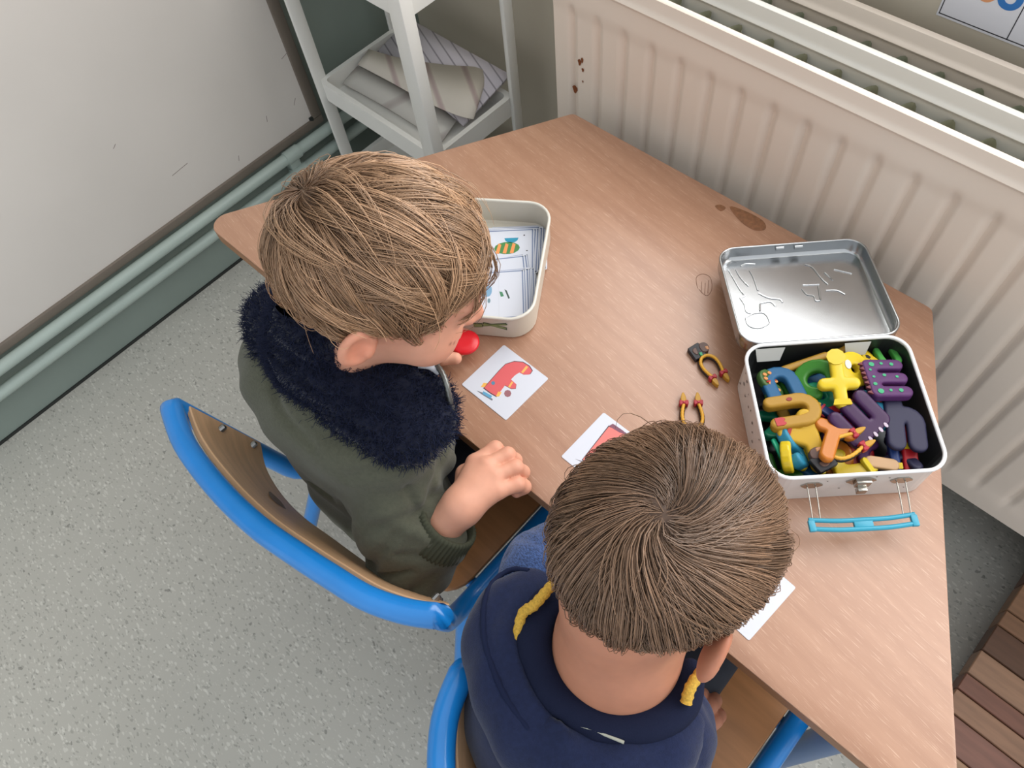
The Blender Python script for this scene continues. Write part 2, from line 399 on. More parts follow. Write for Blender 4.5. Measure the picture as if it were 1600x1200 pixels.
rad_panel('front_panel', .05, M_RAD); rad_panel('middle_panel', .119, M_RADI, .009); rad_panel('rear_panel', .188, M_RAD, .009)
for y0, y1 in ((.072, .117), (.141, .186)):
    V, F = [], []; n = 0
    for i, x in enumerate(np.arange(RX0 + .01, RX1 - .01, .004)):
        y = (y0 + y1) / 2 + (y1 - y0) / 2 * math.cos(2 * math.pi * x / FL)
        V += [(x, y, RZ0 + .05), (x, y, .172)]
        if i: F.append((2 * i - 2, 2 * i, 2 * i + 1, 2 * i - 1))
    o = mesh_obj('convector_fins', V, F, M_FIN, rad, smooth=True); o['kind'] = 'stuff'
box('end_plate', (RX0 - .004, .056, RZ0 + .03), (RX0 - .001, .205, .176), M_RAD, rad, .001)
M_RUST = mat('rust', (120, 62, 22), .8, vary=.5, scale=400)
for u, v, r, e in ((905, 98, .0034, 1.8), (910, 110, .0024, 1.5), (898, 140, .0050, 1.6), (909, 95, .0022, 2.4), (910, 128, .0014, 1.6)):
    d = CAM_R.T @ np.array([(u - 800) / CAM_F, (v - 600) / CAM_F, 1.0]); c = CAM_C + d * ((.0515 - CAM_C[1]) / d[1])
    mesh_obj('rust_spot', [c + np.array([r * math.cos(a) * (1 + .3 * math.sin(3 * a)), 0.0008, r * e * math.sin(a)]) for a in np.linspace(0, 6.28, 10)[:-1]], [tuple(range(8, -1, -1))], M_RUST, rad)

# ------------------------------------------------------------------ number strip on the wall above the radiator
sg = thing('number_sheet', (.55, YB - .001, .195), 'white paper number sheet reading 106 taped above the radiator', 'sign')
M_PAPER = mat('white_paper', (226, 226, 232), .6)
M_INK = mat('black_print', (42, 40, 48), .7)
def wall_pt(u, v, y=YB - .0012):
    d = CAM_R.T @ np.array([(u - 800) / CAM_F, (v - 600) / CAM_F, 1.0]); return CAM_C + d * ((y - CAM_C[1]) / d[1])
sx0, sz0, cw = wall_pt(1467, 21)[0], .196, .0865
box('sheet', (sx0 - .003, YB - .0010, sz0 - .003), (sx0 + 2 * cw + .003, YB - .0003, sz0 + .115), M_PAPER, sg)
def ink(x0, z0, x1, z1): box('print_line', (x0, YB - .0013, z0), (x1, YB - .001, z1), M_INK, sg)
ink(sx0, sz0, sx0 + 2 * cw, sz0 + .0012); ink(sx0, sz0 + .11, sx0 + 2 * cw, sz0 + .1112)
for k in range(3): ink(sx0 + k * cw - .0006, sz0, sx0 + k * cw + .0006, sz0 + .111)
def digit(ch, x, rgb):
    c = bpy.data.curves.new('digit', 'FONT'); c.body = ch; c.size = .066; c.extrude = .0001; c.offset = .0008
    t = bpy.data.objects.new('digit', c); COL.objects.link(t)
    me = bpy.data.meshes.new_from_object(t.evaluated_get(bpy.context.evaluated_depsgraph_get())); bpy.data.objects.remove(t)
    me.materials.clear(); me.materials.append(mat('print_' + ch, rgb, .6)); me.name = 'digit'
    o = bpy.data.objects.new('digit', me); COL.objects.link(o); o.parent = sg; o.rotation_euler = (math.pi / 2, 0, 0)
    o.location = np.array([x, YB - .0014, sz0 + .034]) - origin(sg)
digit('1', sx0 + .004, (78, 104, 92)); digit('0', sx0 + .026, (226, 160, 112)); digit('6', sx0 + .052, (48, 118, 190))

# ------------------------------------------------------------------ white tray trolley in the corner
tr = thing('tray_trolley', (-.462, .03, ZF), 'white plastic trolley with open trays in the corner', 'trolley')
M_WP = mat('white_trolley_plastic', (234, 233, 228), .4, vary=.02, scale=9)
TX0, TX1, TY0, TY1 = -.648, -.284, -.082, .140
def tray(zr, dep=.045):
    out = rpoly([(TX0, TY0), (TX1, TY0), (TX1, TY1), (TX0, TY1)], .018, 5); inn = rpoly([(TX0 + .011, TY0 + .011), (TX1 - .011, TY0 + .011), (TX1 - .011, TY1 - .011), (TX0 + .011, TY1 - .011)], .012, 5)
    R = lambda P, z, s=0: np.column_stack([P, np.full(len(P), z)])
    lip = out * 1.0
    rings = [R(out, zr - dep), R(out, zr - .002), R(out * .999 + .0, zr), R(inn, zr), R(inn, zr - .002), R(inn, zr - dep + .005)]
    v, f = loft_vf(rings); o = mesh_obj('tray', v, f, M_WP, tr); fix_normals(o)
tray(-.2); tray(.130, .042); tray(-.43)
def post(x0, x1, y0, y1): box('post', (x0, y0, ZF + .03), (x1, y1, .62), M_WP, tr, .004)
post(TX1 - .018, TX1 + .018, TY0 - .014, TY0 + .012); post(TX0 - .006, TX0 + .004, TY0 - .008, TY0 + .022)
post(TX1 - .004, TX1 + .008, TY1 - .012, TY1 + .012); post(TX0 - .006, TX0 + .004, TY1 - .014, TY1 + .006)
for x in (TX0 + .005, TX1 - .005):
    for y in (TY0 + .005, TY1 - .005):
        tube('caster_wheel', [(x - .006, y, ZF + .0155), (x + .006, y, ZF + .0155)], .015, mat('grey_rubber', (90, 90, 90), .6), tr, 14)
def lined_paper(name, rgb, line, scale, ang):
    m = bpy.data.materials.new(name); m.use_nodes = True; nt = m.node_tree; b = nt.nodes['Principled BSDF']; L = nt.links.new; b.inputs['Roughness'].default_value = .7
    tc = nt.nodes.new('ShaderNodeTexCoord'); mp = nt.nodes.new('ShaderNodeMapping'); mp.inputs['Rotation'].default_value = (0, 0, ang); L(tc.outputs['Object'], mp.inputs[0])
    w = nt.nodes.new('ShaderNodeTexWave'); w.inputs['Scale'].default_value = scale; L(mp.outputs[0], w.inputs['Vector'])
    r = nt.nodes.new('ShaderNodeValToRGB'); r.color_ramp.elements[0].position = .0; r.color_ramp.elements[1].position = .10; r.color_ramp.elements[0].color = (*s2l(line), 1); r.color_ramp.elements[1].color = (*s2l(rgb), 1)
    L(w.outputs['Fac'], r.inputs[0]); L(r.outputs[0], b.inputs['Base Color']); return m
def sheet(name, c, sx, sy, ang, m, label, th=.0012, tilt=(0, 0), group=None):
    V, F = [], []; n = 8
    R = np.array([[math.cos(ang), -math.sin(ang)], [math.sin(ang), math.cos(ang)]])
    for s in (0, 1):
        for i in range(n + 1):
            for j in range(2):
                lx, ly = (i / n - .5) * sx, (j - .5) * sy; q = R @ np.array([lx, ly])
                V.append((c[0] + q[0], c[1] + q[1], c[2] + s * th + tilt[0] * lx + tilt[1] * ly + .003 * math.sin(3 * i / n)))
    N = 2 * (n + 1)
    for i in range(n):
        a = 2 * i; F += [(a, a + 1, a + 3, a + 2), (N + a, N + a + 2, N + a + 3, N + a + 1), (a, a + 2, N + a + 2, N + a), (a + 1, N + a + 1, N + a + 3, a + 3)]
    F += [(0, N, N + 1, 1), (2 * n, 2 * n + 1, N + 2 * n + 1, N + 2 * n)]
    o = mesh_obj(name, V, F, m); fix_normals(o); return tag(o, label, 'paper', group)
PG = 'papers in the trolley tray'
def px_sheet(name, A, B, m, label, th):
    """a sheet between two edge curves given by picture position and height"""
    A = spline([hit(*q) for q in A], 4); B = spline([hit(*q) for q in B], 4); n = len(A); V = np.concatenate([A, B])
    o = mesh_obj(name, V, [(i, i + 1, n + i + 1, n + i) for i in range(n - 1)], m, smooth=True); fix_normals(o)
    md = o.modifiers.new('thickness', 'SOLIDIFY'); md.thickness = th; md.offset = 0
    return tag(o, label, 'paper', PG)
px_sheet('paper_stack', [(590, 82, -.207), (640, 30, -.168)], [(724, 197, -.216), (797, 117, -.170)], lined_paper('ruled_paper', (214, 208, 216), (150, 144, 152), 17, 1.9), 'stack of ruled white sheets at the back of the trolley tray', .006)
px_sheet('paper_sheet', [(536, 131, -.231), (600, 166, -.229), (690, 222, -.230)], [(557, 103, -.220), (640, 140, -.219), (715, 186, -.222)], lined_paper('plain_sheet', (212, 209, 203), (186, 178, 174), 2.2, .4), 'pale loose sheet lying along the front of the trolley tray', .002)
px_sheet('curled_paper', [(576, 77, -.196), (630, 92, -.190), (700, 102, -.180), (742, 105, -.172), (762, 116, -.180), (757, 134, -.198)], [(559, 101, -.206), (610, 128, -.203), (668, 160, -.195), (714, 180, -.186), (740, 186, -.192), (716, 178, -.206)], lined_paper('cream_sheet', (220, 212, 200), (190, 170, 166), 4.5, 2.1), 'cream paper curled over on itself in the trolley tray', .0014)

# ------------------------------------------------------------------ low wooden bench at the lower right
bn = thing('wooden_bench', (1.2, -.2, ZF), 'low bench top of mixed wood strips beyond the table end', 'bench')
BZ = -.425
widths = (.028, .03, .05, .036, .03, .045, .05, .03, .055, .04, .05)
tones = ((150, 104, 80), (172, 132, 100), (140, 92, 76), (160, 118, 90), (132, 84, 66), (168, 128, 100), (104, 70, 50), (148, 108, 80), (156, 116, 86), (120, 80, 60), (150, 110, 84))
y = -.36
for k, w in enumerate(widths):
    v, f = box_vf((.938, y + .0006, BZ - .035), (1.7, y + w - .0006, BZ)); o = mesh_obj('wood_strip', v, f, mat('bench_wood_%d' % k, tuple(x * .82 for x in tones[k]), .5, vary=.15, scale=14, stretch=(1, 8, 8, 0, 0, 0)), bn); bevel(o, .0015, 1); y += w  # strip tones scaled down to paint in the shade over the bench
for x in (.98, 1.6):
    for yy in (-.3, .02): box('leg', (x, yy, ZF), (x + .04, yy + .04, BZ - .035), mat('bench_leg', (150, 112, 84), .5, vary=.1, scale=20), bn, .003)
tube('edge_pole', [(.955, -.385, BZ - .03), (1.2, -.383, BZ - .028), (1.7, -.38, BZ - .026)], .02, mat('pale_pole_wood', (196, 160, 118), .5, vary=.2, scale=18, stretch=(1, 6, 6, 0, 0, 0)), bn, 14)

# ------------------------------------------------------------------ trapezoid school table
th = 0.01443
def trot(p): return np.array([p[0] * math.cos(th) - p[1] * math.sin(th), p[0] * math.sin(th) + p[1] * math.cos(th)])
hh = .6 * math.sqrt(3) / 2
tb = thing('school_table', (.3, -.26, ZF), 'trapezoid wooden-topped school table in front of the radiator', 'table')
def table_wood():
    m = bpy.data.materials.new('beech_laminate'); m.use_nodes = True; nt = m.node_tree; b = nt.nodes['Principled BSDF']; L = nt.links.new
    b.inputs['Roughness'].default_value = .36; b.inputs['Specular IOR Level'].default_value = .75
    tc = nt.nodes.new('ShaderNodeTexCoord'); rot = nt.nodes.new('ShaderNodeMapping'); rot.inputs['Rotation'].default_value = (0, 0, .13); L(tc.outputs['Object'], rot.inputs[0])
    def noise(sx, sy, sc, det=5, dist=0):
        mp = nt.nodes.new('ShaderNodeMapping'); mp.inputs['Scale'].default_value = (sx, sy, 1); L(rot.outputs[0], mp.inputs[0])
        n = nt.nodes.new('ShaderNodeTexNoise'); n.inputs['Scale'].default_value = sc; n.inputs['Detail'].default_value = det; n.inputs['Distortion'].default_value = dist; L(mp.outputs[0], n.inputs['Vector']); return n.outputs['Fac']
    n1 = noise(1, 16, 4.2, 6, .5); r1 = nt.nodes.new('ShaderNodeValToRGB'); L(n1, r1.inputs[0])
    e = r1.color_ramp.elements; e[0].position = .28; e[1].position = .74; e[0].color = (*s2l((160, 117, 92)), 1); e[1].color = (*s2l((176, 134, 108)), 1)
    n2 = noise(5, 120, 9.0, 3); r2 = nt.nodes.new('ShaderNodeValToRGB'); L(n2, r2.inputs[0])
    e = r2.color_ramp.elements; e[0].position = .60; e[1].position = .70; e[0].color = (0, 0, 0, 1); e[1].color = (1, 1, 1, 1)
    f2 = nt.nodes.new('ShaderNodeMath'); f2.operation = 'MULTIPLY'; f2.inputs[1].default_value = .42; L(r2.outputs[0], f2.inputs[0])
    mx = nt.nodes.new('ShaderNodeMix'); mx.data_type = 'RGBA'; L(f2.outputs[0], mx.inputs[0]); L(r1.outputs[0], mx.inputs[6]); mx.inputs[7].default_value = (*s2l((226, 196, 172)), 1)
    L(mx.outputs[2], b.inputs['Base Color'])
    bp = nt.nodes.new('ShaderNodeBump'); bp.inputs['Strength'].default_value = .12; bp.inputs['Distance'].default_value = .0006; L(n2, bp.inputs['Height']); L(bp.outputs[0], b.inputs['Normal'])
    return m
poly = [trot(p) for p in ((-.3, -hh), (.9, -hh), (.6, 0), (0, 0))]
M_TOP = table_wood()
prism('table_top', rpoly(poly, [.022, .022, .012, .012], 8), -.003, 0, M_TOP, tb, .0012, 2)
prism('edge_band', rpoly(poly, [.022, .022, .012, .012], 8), -.023, -.003, mat('edge_band_wood', (150, 106, 72), .45, vary=.1, scale=30), tb)
M_LEG = mat('table_leg_blue', (38, 88, 140), .35)
cx = trot((.3, -hh / 2))
inn = [trot(p) for p in ((-.20, -hh + .05), (.80, -hh + .05), (.565, -.05), (.035, -.05))]
for a, b_ in ((0, 1), (1, 2), (2, 3), (3, 0)):
    p, q = inn[a], inn[b_]; tube('apron_tube', [(p[0], p[1], -.045), (q[0], q[1], -.045)], .014, M_LEG, tb, 10)
for p in inn: tube('leg', [(p[0], p[1], ZF), (p[0], p[1], -.024)], .018, M_LEG, tb, 14)
# old marks on the top
def blob(name, pts, z, m, parent, th=.0002):
    o = prism(name, spline(pts, 4, True), z, z + th, m, parent); return o
M_STAIN = mat('brown_stain', (128, 84, 54), .55, vary=.25, scale=160)
blob('stain', [hit(u, v, 0)[:2] for u, v in ((1140, 323), (1165, 330), (1192, 345), (1196, 358), (1180, 360), (1158, 347))], .00005, M_STAIN, tb)
blob('stain', [hit(u, v, 0)[:2] for u, v in ((1117, 322), (1126, 320), (1134, 325), (1126, 330))], .00005, M_STAIN, tb)
M_PENCIL = mat('pencil_mark', (150, 112, 92), .6)
for pts in (((1090, 450), (1088, 434), (1098, 428), (1110, 434), (1112, 452), (1104, 462), (1092, 452)), ((1096, 458), (1096, 440)), ((1101, 460), (1102, 442)), ((1106, 458), (1107, 438))):
    P = spline([hit(u, v, .0002) for u, v in pts], 5) if len(pts) > 2 else np.array([hit(u, v, .0002) for u, v in pts])
    tube('pencil_mark', P, .0004, M_PENCIL, tb, 4)
# ================================================================== chairs
M_BLUE = mat('blue_tube_enamel', (26, 128, 208), .28, vary=.04, scale=30, coat=.3)
M_PLY = mat('seat_plywood_shaded', (166, 114, 70), .4, vary=.14, scale=9, stretch=(1, 10, 6, 0, 0, .1))  # seat colour includes the shade under child and table; backrest is the lit tone
M_PLYB = mat('backrest_plywood', (206, 166, 128), .4, vary=.12, scale=9, stretch=(1, 3, 12, 0, 0, .1))
M_PLYEDGE = mat('plywood_edge', (198, 154, 114), .5)
M_SCREW = mat('steel_screw', (150, 150, 150), .3, metal=.9)
M_CAP = mat('grey_foot_cap', (60, 72, 84), .6)
def arc_fillet(pts, rad, n=6):
    """polyline with its inner corners rounded"""
    p = [np.array(q, float) for q in pts]; out = [p[0]]
    for i in range(1, len(p) - 1):
        a, b = p[i - 1] - p[i], p[i + 1] - p[i]; t = min(rad, np.linalg.norm(a) * .45, np.linalg.norm(b) * .45)
        s, e = p[i] + a / np.linalg.norm(a) * t, p[i] + b / np.linalg.norm(b) * t
        out += [(1 - k) ** 2 * s + 2 * k * (1 - k) * p[i] + k * k * e for k in np.linspace(0, 1, n)]
    return np.array(out + [p[-1]])
def sheet_solid(name, rowA, rowB, thick, nrm, m, parent):
    """curved plywood between two edge curves, with thickness"""
    A, B = np.array(rowA), np.array(rowB); n = len(A); nrm = np.array(nrm, float)
    V = np.concatenate([A, B, A + nrm * thick, B + nrm * thick]); F = []
    for i in range(n - 1):
        F += [(i, i + 1, n + i + 1, n + i), (2 * n + i + 1, 2 * n + i, 3 * n + i, 3 * n + i + 1), (i + 1, i, 2 * n + i, 2 * n + i + 1), (n + i, n + i + 1, 3 * n + i + 1, 3 * n + i)]
    F += [(0, n, 3 * n, 2 * n), (n - 1, 3 * n - 1, 4 * n - 1, 2 * n - 1)]
    o = mesh_obj(name, V, F, m, parent); fix_normals(o); bevel(o, .0015, 1); return o
def chair(label, rail, JL, JR, zt, zs, yfront, feet, tr_=.0135, scuff=False):
    """rail: (x, y) of the bowed top tube; JL, JR: where the uprights reach the seat"""
    t = thing('school_chair', ((JL[0] + JR[0]) / 2, JL[1] + .14, ZF), label, 'chair', 'blue school chairs')
    rl = [np.array([x, y, zt]) for x, y in rail]
    jl, jr = np.array([*JL, zs]), np.array([*JR, zs])
    fl, fr = np.array([JL[0] + .005, yfront, zs]), np.array([JR[0] - .005, yfront, zs])
    top = spline(rl, 5)
    path = np.concatenate([[fl], arc_fillet([fl, jl, top[0], top[1]], .045)[1:-1], top[1:-1], arc_fillet([top[-2], top[-1], jr, fr], .07)[1:]])
    keep = [0]
    for i in range(1, len(path)):
        if np.linalg.norm(path[i] - path[keep[-1]]) > .004: keep.append(i)
    tube('tube_frame', path[keep], tr_, M_BLUE, t, 16)
    # backrest: bowed plywood hanging below the rail, forward of it
    f = .52
    up = [q + np.array([0, .012, -.012]) for q in top]
    a, b = top[0] + (jl - top[0]) * f, top[-1] + (jr - top[-1]) * f
    s = np.linspace(0, 1, len(top)); bow = np.array([(top[i] - (top[0] * (1 - s[i]) + top[-1] * s[i]))[1] for i in range(len(top))])
    low = [a * (1 - s[i]) + b * s[i] + np.array([0, bow[i] * 1.0 + .012, 0]) for i in range(len(top))]
    ii = range(1, len(top) - 1)
    bk = sheet_solid('backrest', [up[i] for i in ii], [low[i] for i in ii], .008, (0, .9, .3), M_PLYB, t)
    for end in (0, -1):
        J = (jl, jr)[end]; T = top[end]
        for g in (.24, .46):
            c = T + (J - T) * g + np.array([(.020, -.020)[end], .006, .006])
            v, fc = loft_vf([[c + (np.array([math.cos(q), 0, math.sin(q)]) * r + np.array([0, d, 0])) for q in np.linspace(0, 6.283, 11)[:-1]] for r, d in ((.0045, 0), (.0045, .007), (.003, .009))])
            so = mesh_obj('screw', v, fc, M_SCREW, bk); fix_normals(so)
    i0 = max(2, int(len(top) * .30)); c = (np.array(up[i0]) * .38 + np.array(low[i0]) * .62) + np.array([0, .9, .3]) * .0084; e1 = (np.array(low[i0 + 1]) - np.array(low[i0 - 1])); e1 /= np.linalg.norm(e1); e2 = np.array(low[i0]) - np.array(up[i0]); e2 /= np.linalg.norm(e2)
    if scuff: mesh_obj('paint_scuff', [c + e1 * (.016 * math.cos(q) * (1 + .25 * math.sin(3 * q))) + e2 * (.013 * math.sin(q)) + np.array([0, .0006, .0002]) for q in np.linspace(0, 6.283, 13)[:-1]], [tuple(range(12))], mat('blue_scuff', (132, 114, 104), .6, vary=.3, scale=120), bk)
    # seat
    seat = rpoly([(JL[0] + .016, JL[1] + .012), (JR[0] - .016, JR[1] + .012), (JR[0] - .02, yfront - .005), (JL[0] + .02, yfront - .005)], [.05, .05, .03, .03], 6)
    prism('seat', seat, zs - .002, zs + .009, M_PLY, t, .003, 2)
    for yy in (.06, .22): tube('seat_bar', [(JL[0], JL[1] + yy, zs - .012), (JR[0], JR[1] + yy, zs - .012)], .009, M_BLUE, t, 10)
    for (q, ft) in zip((jl + np.array([0, .03, -.008]), jr + np.array([0, .03, -.008]), fl + np.array([0, -.03, -.008]), fr + np.array([0, -.03, -.008])), feet):
        lg = tube('leg', [q, (q + np.array([*ft, ZF + .015])) / 2, np.array([*ft, ZF + .015])], .0125, M_BLUE, t, 14)
        tube('foot_cap', [(ft[0], ft[1], ZF), (ft[0], ft[1], ZF + .03)], .0155, M_CAP, lg, 12)
    return t
rail1 = [(-.003, -.739), (.055, -.757), (.13, -.763), (.2, -.76), (.259, -.75), (.307, -.74), (.353, -.729), (.393, -.711), (.424, -.690)]
chair('blue tubular school chair with bowed plywood back under the green hoodie child', rail1, (.048, -.673), (.364, -.676), .058, -.2, -.36, ((-.015, -.760), (.396, -.752), (.03, -.31), (.38, -.32)), scuff=True)
rail2 = [(.478, -.712), (.497, -.755), (.535, -.795), (.585, -.825), (.64, -.838), (.70, -.835), (.755, -.818), (.80, -.79), (.826, -.755)]
chair('blue tubular school chair nearest the camera under the navy hoodie child', rail2, (.492, -.690), (.770, -.702), .058, -.2, -.365, ((.47, -.79), (.80, -.79), (.50, -.34), (.83, -.33)))

# ================================================================== tin case with the letter toys
M_TINW = mat('tin_white_print', (208, 203, 199), .3, vary=.03, scale=20)
M_TIN = mat('bare_tin', (176, 178, 180), .24, metal=1.0, vary=.07, scale=18)
M_TININ = mat('tin_inside', (92, 94, 96), .35, metal=.8)
M_RIM = mat('tin_rim_white', (232, 232, 234), .25)
M_TEAL = mat('teal_plastic', (46, 152, 180), .35)
AX = np.array([1, 1, 0]) / 2 ** .5; BKV = np.array([-1, 1, 0]) / 2 ** .5; UP = np.array([0, 0, 1.0])
TC = np.array([.5925, -.2265, 0]); TW, TD, TH = .187, .170, .066
def tl(a, b, z): return TC + AX * a + BKV * b + UP * z           # tin coordinates: a along the front, b to the hinge
tn = thing('tin_case', TC, 'open white tin carry case full of letter toys on the table', 'tin')
def tring(w, d, r, z, seg=6): return [tl(p[0], p[1], z) for p in rpoly([(-w / 2, -d / 2), (w / 2, -d / 2), (w / 2, d / 2), (-w / 2, d / 2)], r, seg)]
v, f = loft_vf([tring(TW - .005, TD - .005, .022, 0.0), tring(TW - .003, TD - .003, .023, .002), tring(TW - .003, TD - .003, .023, TH - .003), tring(TW - .005, TD - .005, .022, TH - .003), tring(TW - .005, TD - .005, .022, .0025)])
o = mesh_obj('body', v, f, [M_TINW, M_TININ], tn); fix_normals(o)
n_ = len(tring(.1, .1, .01, 0))
for i, p in enumerate(o.data.polygons):
    if 3 * n_ <= i < 4 * n_ or i == len(o.data.polygons) - 1: p.material_index = 1
o.data.update(); tinbody = o
tube('rim', tring(TW - .002, TD - .002, .023, TH - .001, 8), .0022, M_RIM, tn, 8, True)
# printed specks and hearts on the white sides
M_SPECK = mat('dark_speck_print', (64, 52, 52), .5); M_HEART = mat('red_heart_print', (168, 58, 58), .5)
def side_print(side, s, z, r, kind):
    if side == 'left': c, e = tl(-TW / 2 + .0013, s, z), BKV
    else: c, e = tl(s, -TD / 2 + .0013, z), AX
    n = -AX if side == 'left' else -BKV
    if kind == 'heart': pts = [(0, -1), (.9, 0), (.85, .7), (.4, .85), (0, .45), (-.4, .85), (-.85, .7), (-.9, 0)]; m = M_HEART
    else: pts = [(math.cos(a) * (1 + .4 * math.sin(2 * a + s * 900)), math.sin(a) * .8) for a in np.linspace(0, 6.283, 8)[:-1]]; m = M_SPECK
    mesh_obj('print_mark', [c + n * .0004 + e * (x * r) + UP * (y * r) for x, y in pts], [tuple(range(len(pts)))], m, tinbody)
for s, z, r, k in ((.045, .05, .002, 's'), (.05, .036, .0022, 's'), (.037, .03, .0015, 's'), (.03, .046, .0012, 's'), (.02, .034, .002, 's'), (.012, .04, .0018, 's'), (-.002, .036, .0026, 's'), (-.01, .028, .0016, 's'), (-.018, .02, .002, 's'), (-.052, .036, .0072, 'heart'), (-.03, .05, .0015, 's'), (.06, .02, .002, 's'), (.055, .052, .0014, 's'), (-.04, .015, .002, 's')): side_print('left', s, z, r, k)
for s, z in ((-.075, .03), (-.03, .05), (.035, .05), (-.012, .028), (.06, .02), (.02, .055)): side_print('front', s, z, .0011, 's')
# tabs of paper under the hinge
for a, w in ((-.062, .034), (.038, .03)):
    o = mesh_obj('paper_tab', [tl(a - w / 2, TD / 2 - .006, TH - .001), tl(a + w / 2, TD / 2 - .006, TH - .001), tl(a + w / 2 - .006, TD / 2 - .016, TH - .013), tl(a - w / 2 + .002, TD / 2 - .016, TH - .013)], [(0, 1, 2, 3)], mat('tab_grey', (176, 176, 172), .6), tn)
    o.modifiers.new('thickness', 'SOLIDIFY').thickness = .0006
# latch
fr = -TD / 2 + .0015
def fpt(a, d, z): return tl(a, fr - d, z)
def fbox(name, a0, a1, d0, d1, z0, z1, m, parent, bv=.0008):
    V = [fpt(a, d, z) for z in (z0, z1) for a, d in ((a0, d0), (a1, d0), (a1, d1), (a0, d1))]
    o = mesh_obj(name, V, [(3, 2, 1, 0), (4, 5, 6, 7), (0, 1, 5, 4), (1, 2, 6, 5), (2, 3, 7, 6), (3, 0, 4, 7)], m, parent); bevel(o, bv, 2); return o
M_STEEL = mat('latch_steel', (180, 176, 168), .22, metal=1.0)
def plate(name, a, z, w, h, parent):
    pts = rpoly([(-w, 0), (-w * .45, -h), (w * .45, -h), (w, 0), (w * .45, h), (-w * .45, h)], .0015, 3)
    v, f = loft_vf([[fpt(a + p[0], d, z + p[1]) for p in pts] for d in (0, .0015)]); o = mesh_obj(name, v, f, M_STEEL, parent); fix_normals(o); return o
lp = plate('latch', 0.006, .047, .017, .0075, tn); fbox('hasp', -.002, .014, .0015, .007, .043, .056, M_STEEL, lp); fbox('catch', .001, .011, .006, .012, .036, .046, M_STEEL, lp)
hps = []
hz = .031
for a in (-.045, .050):
    hp = plate('handle_plate', a, .042, .0125, .007, tn); hps.append(hp)
    for da in (-.0045, .0045):
        q0 = fpt(a + da, .002, .040); q1 = fpt(a + da * .9, .036, hz)
        tube('wire_loop', [q0, (q0 + q1) / 2 + UP * .001, q1], .0008, M_STEEL, hp, 6)
for dd in (.0375, .0475):
    P = spline([fpt(-.053, dd - .002, hz - .001), fpt(-.025, dd + .001, hz), fpt(.0025, dd + .0015, hz + .0005), fpt(.03, dd + .001, hz), fpt(.058, dd - .002, hz - .001)], 5)
    tube('handle', P, .0027, M_TEAL, tn, 8)
for a in (-.051, .0025, .056): fbox('handle_bridge', a - (.0035 if abs(a) > .01 else .010), a + (.0035 if abs(a) > .01 else .010), .0365, .049, hz - .003, hz + .002, M_TEAL, tn)
# lid, laid back past the hinge, its hollow side up
AL = math.radians(-8); LB = BKV * math.cos(AL) + UP * math.sin(AL); LN = -BKV * math.sin(AL) + UP * math.cos(AL)
LC = tl(0, TD / 2 + .001, TH - .001); LW, LL, LD = .187, .166, .020
def ll(a, b, n): return LC + AX * a + LB * b + LN * n
def lring(w, l, r, n, seg=6): return [ll(p[0], p[1] + LL / 2, n) for p in rpoly([(-w / 2, -l / 2), (w / 2, -l / 2), (w / 2, l / 2), (-w / 2, l / 2)], r, seg)]
lidv, lidf = loft_vf([lring(LW - .003, LL - .003, .021, -LD), lring(LW, LL, .023, -LD + .0025), lring(LW, LL, .023, 0), lring(LW - .004, LL - .004, .022, 0), lring(LW - .004, LL - .004, .022, -LD + .006), lring(LW - .010, LL - .010, .018, -LD + .0022)])
lid = mesh_obj('lid', lidv, lidf, M_TIN, tn); fix_normals(lid); bevel(lid, .0004, 1)
for p in lid.data.polygons: p.use_smooth = p.area < .002
tube('lid_rim', lring(LW - .002, LL - .002, .0225, .0003, 8), .0015, M_TIN, lid, 8, True)
for a in (-.012, .012): tube('hinge_knuckle', [ll(a - .005, LL - .003, -.004), ll(a + .005, LL - .003, -.004)], .003, M_TIN, lid, 8)
# raised outlines pressed into the lid
def lidpx(u, v):
    d = CAM_R.T @ np.array([(u - 800) / CAM_F, (v - 600) / CAM_F, 1.0]); p0 = ll(0, 0, -LD + .0022)
    return CAM_C + d * (((p0 - CAM_C) @ LN) / (d @ LN))
def emb(pts, r=.0012): tube('pressed_outline', spline([lidpx(1080 + u * .2125, 350 + v * .2126) for u, v in pts], 4), r, M_TIN, lid, 6)
for pts in (((265, 300), (300, 275), (340, 285)), ((365, 310), (400, 295), (470, 297)), ((270, 335), (310, 400), (350, 470), (385, 520)), ((330, 340), (365, 400), (420, 460)), ((430, 345), (460, 400), (490, 490)),
            ((360, 545), (395, 530)), ((360, 545), (395, 600), (405, 645), (445, 660)), ((495, 510), (570, 545), (650, 555), (670, 578)), ((510, 585), (580, 572), (620, 605)),
            ((505, 590), (505, 640)), ((400, 690), (420, 745), (490, 768), (560, 740), (570, 700), (530, 655), (460, 660), (400, 690)),
            ((835, 300), (890, 320), (960, 405), (1005, 445)), ((980, 360), (1040, 412)), ((820, 450), (940, 445)), ((935, 460), (950, 560)), ((815, 480), (850, 520), (900, 530), (915, 565), (945, 565)), ((990, 490), (1070, 490), (1130, 520)), ((1050, 335), (1180, 365))): emb(pts)

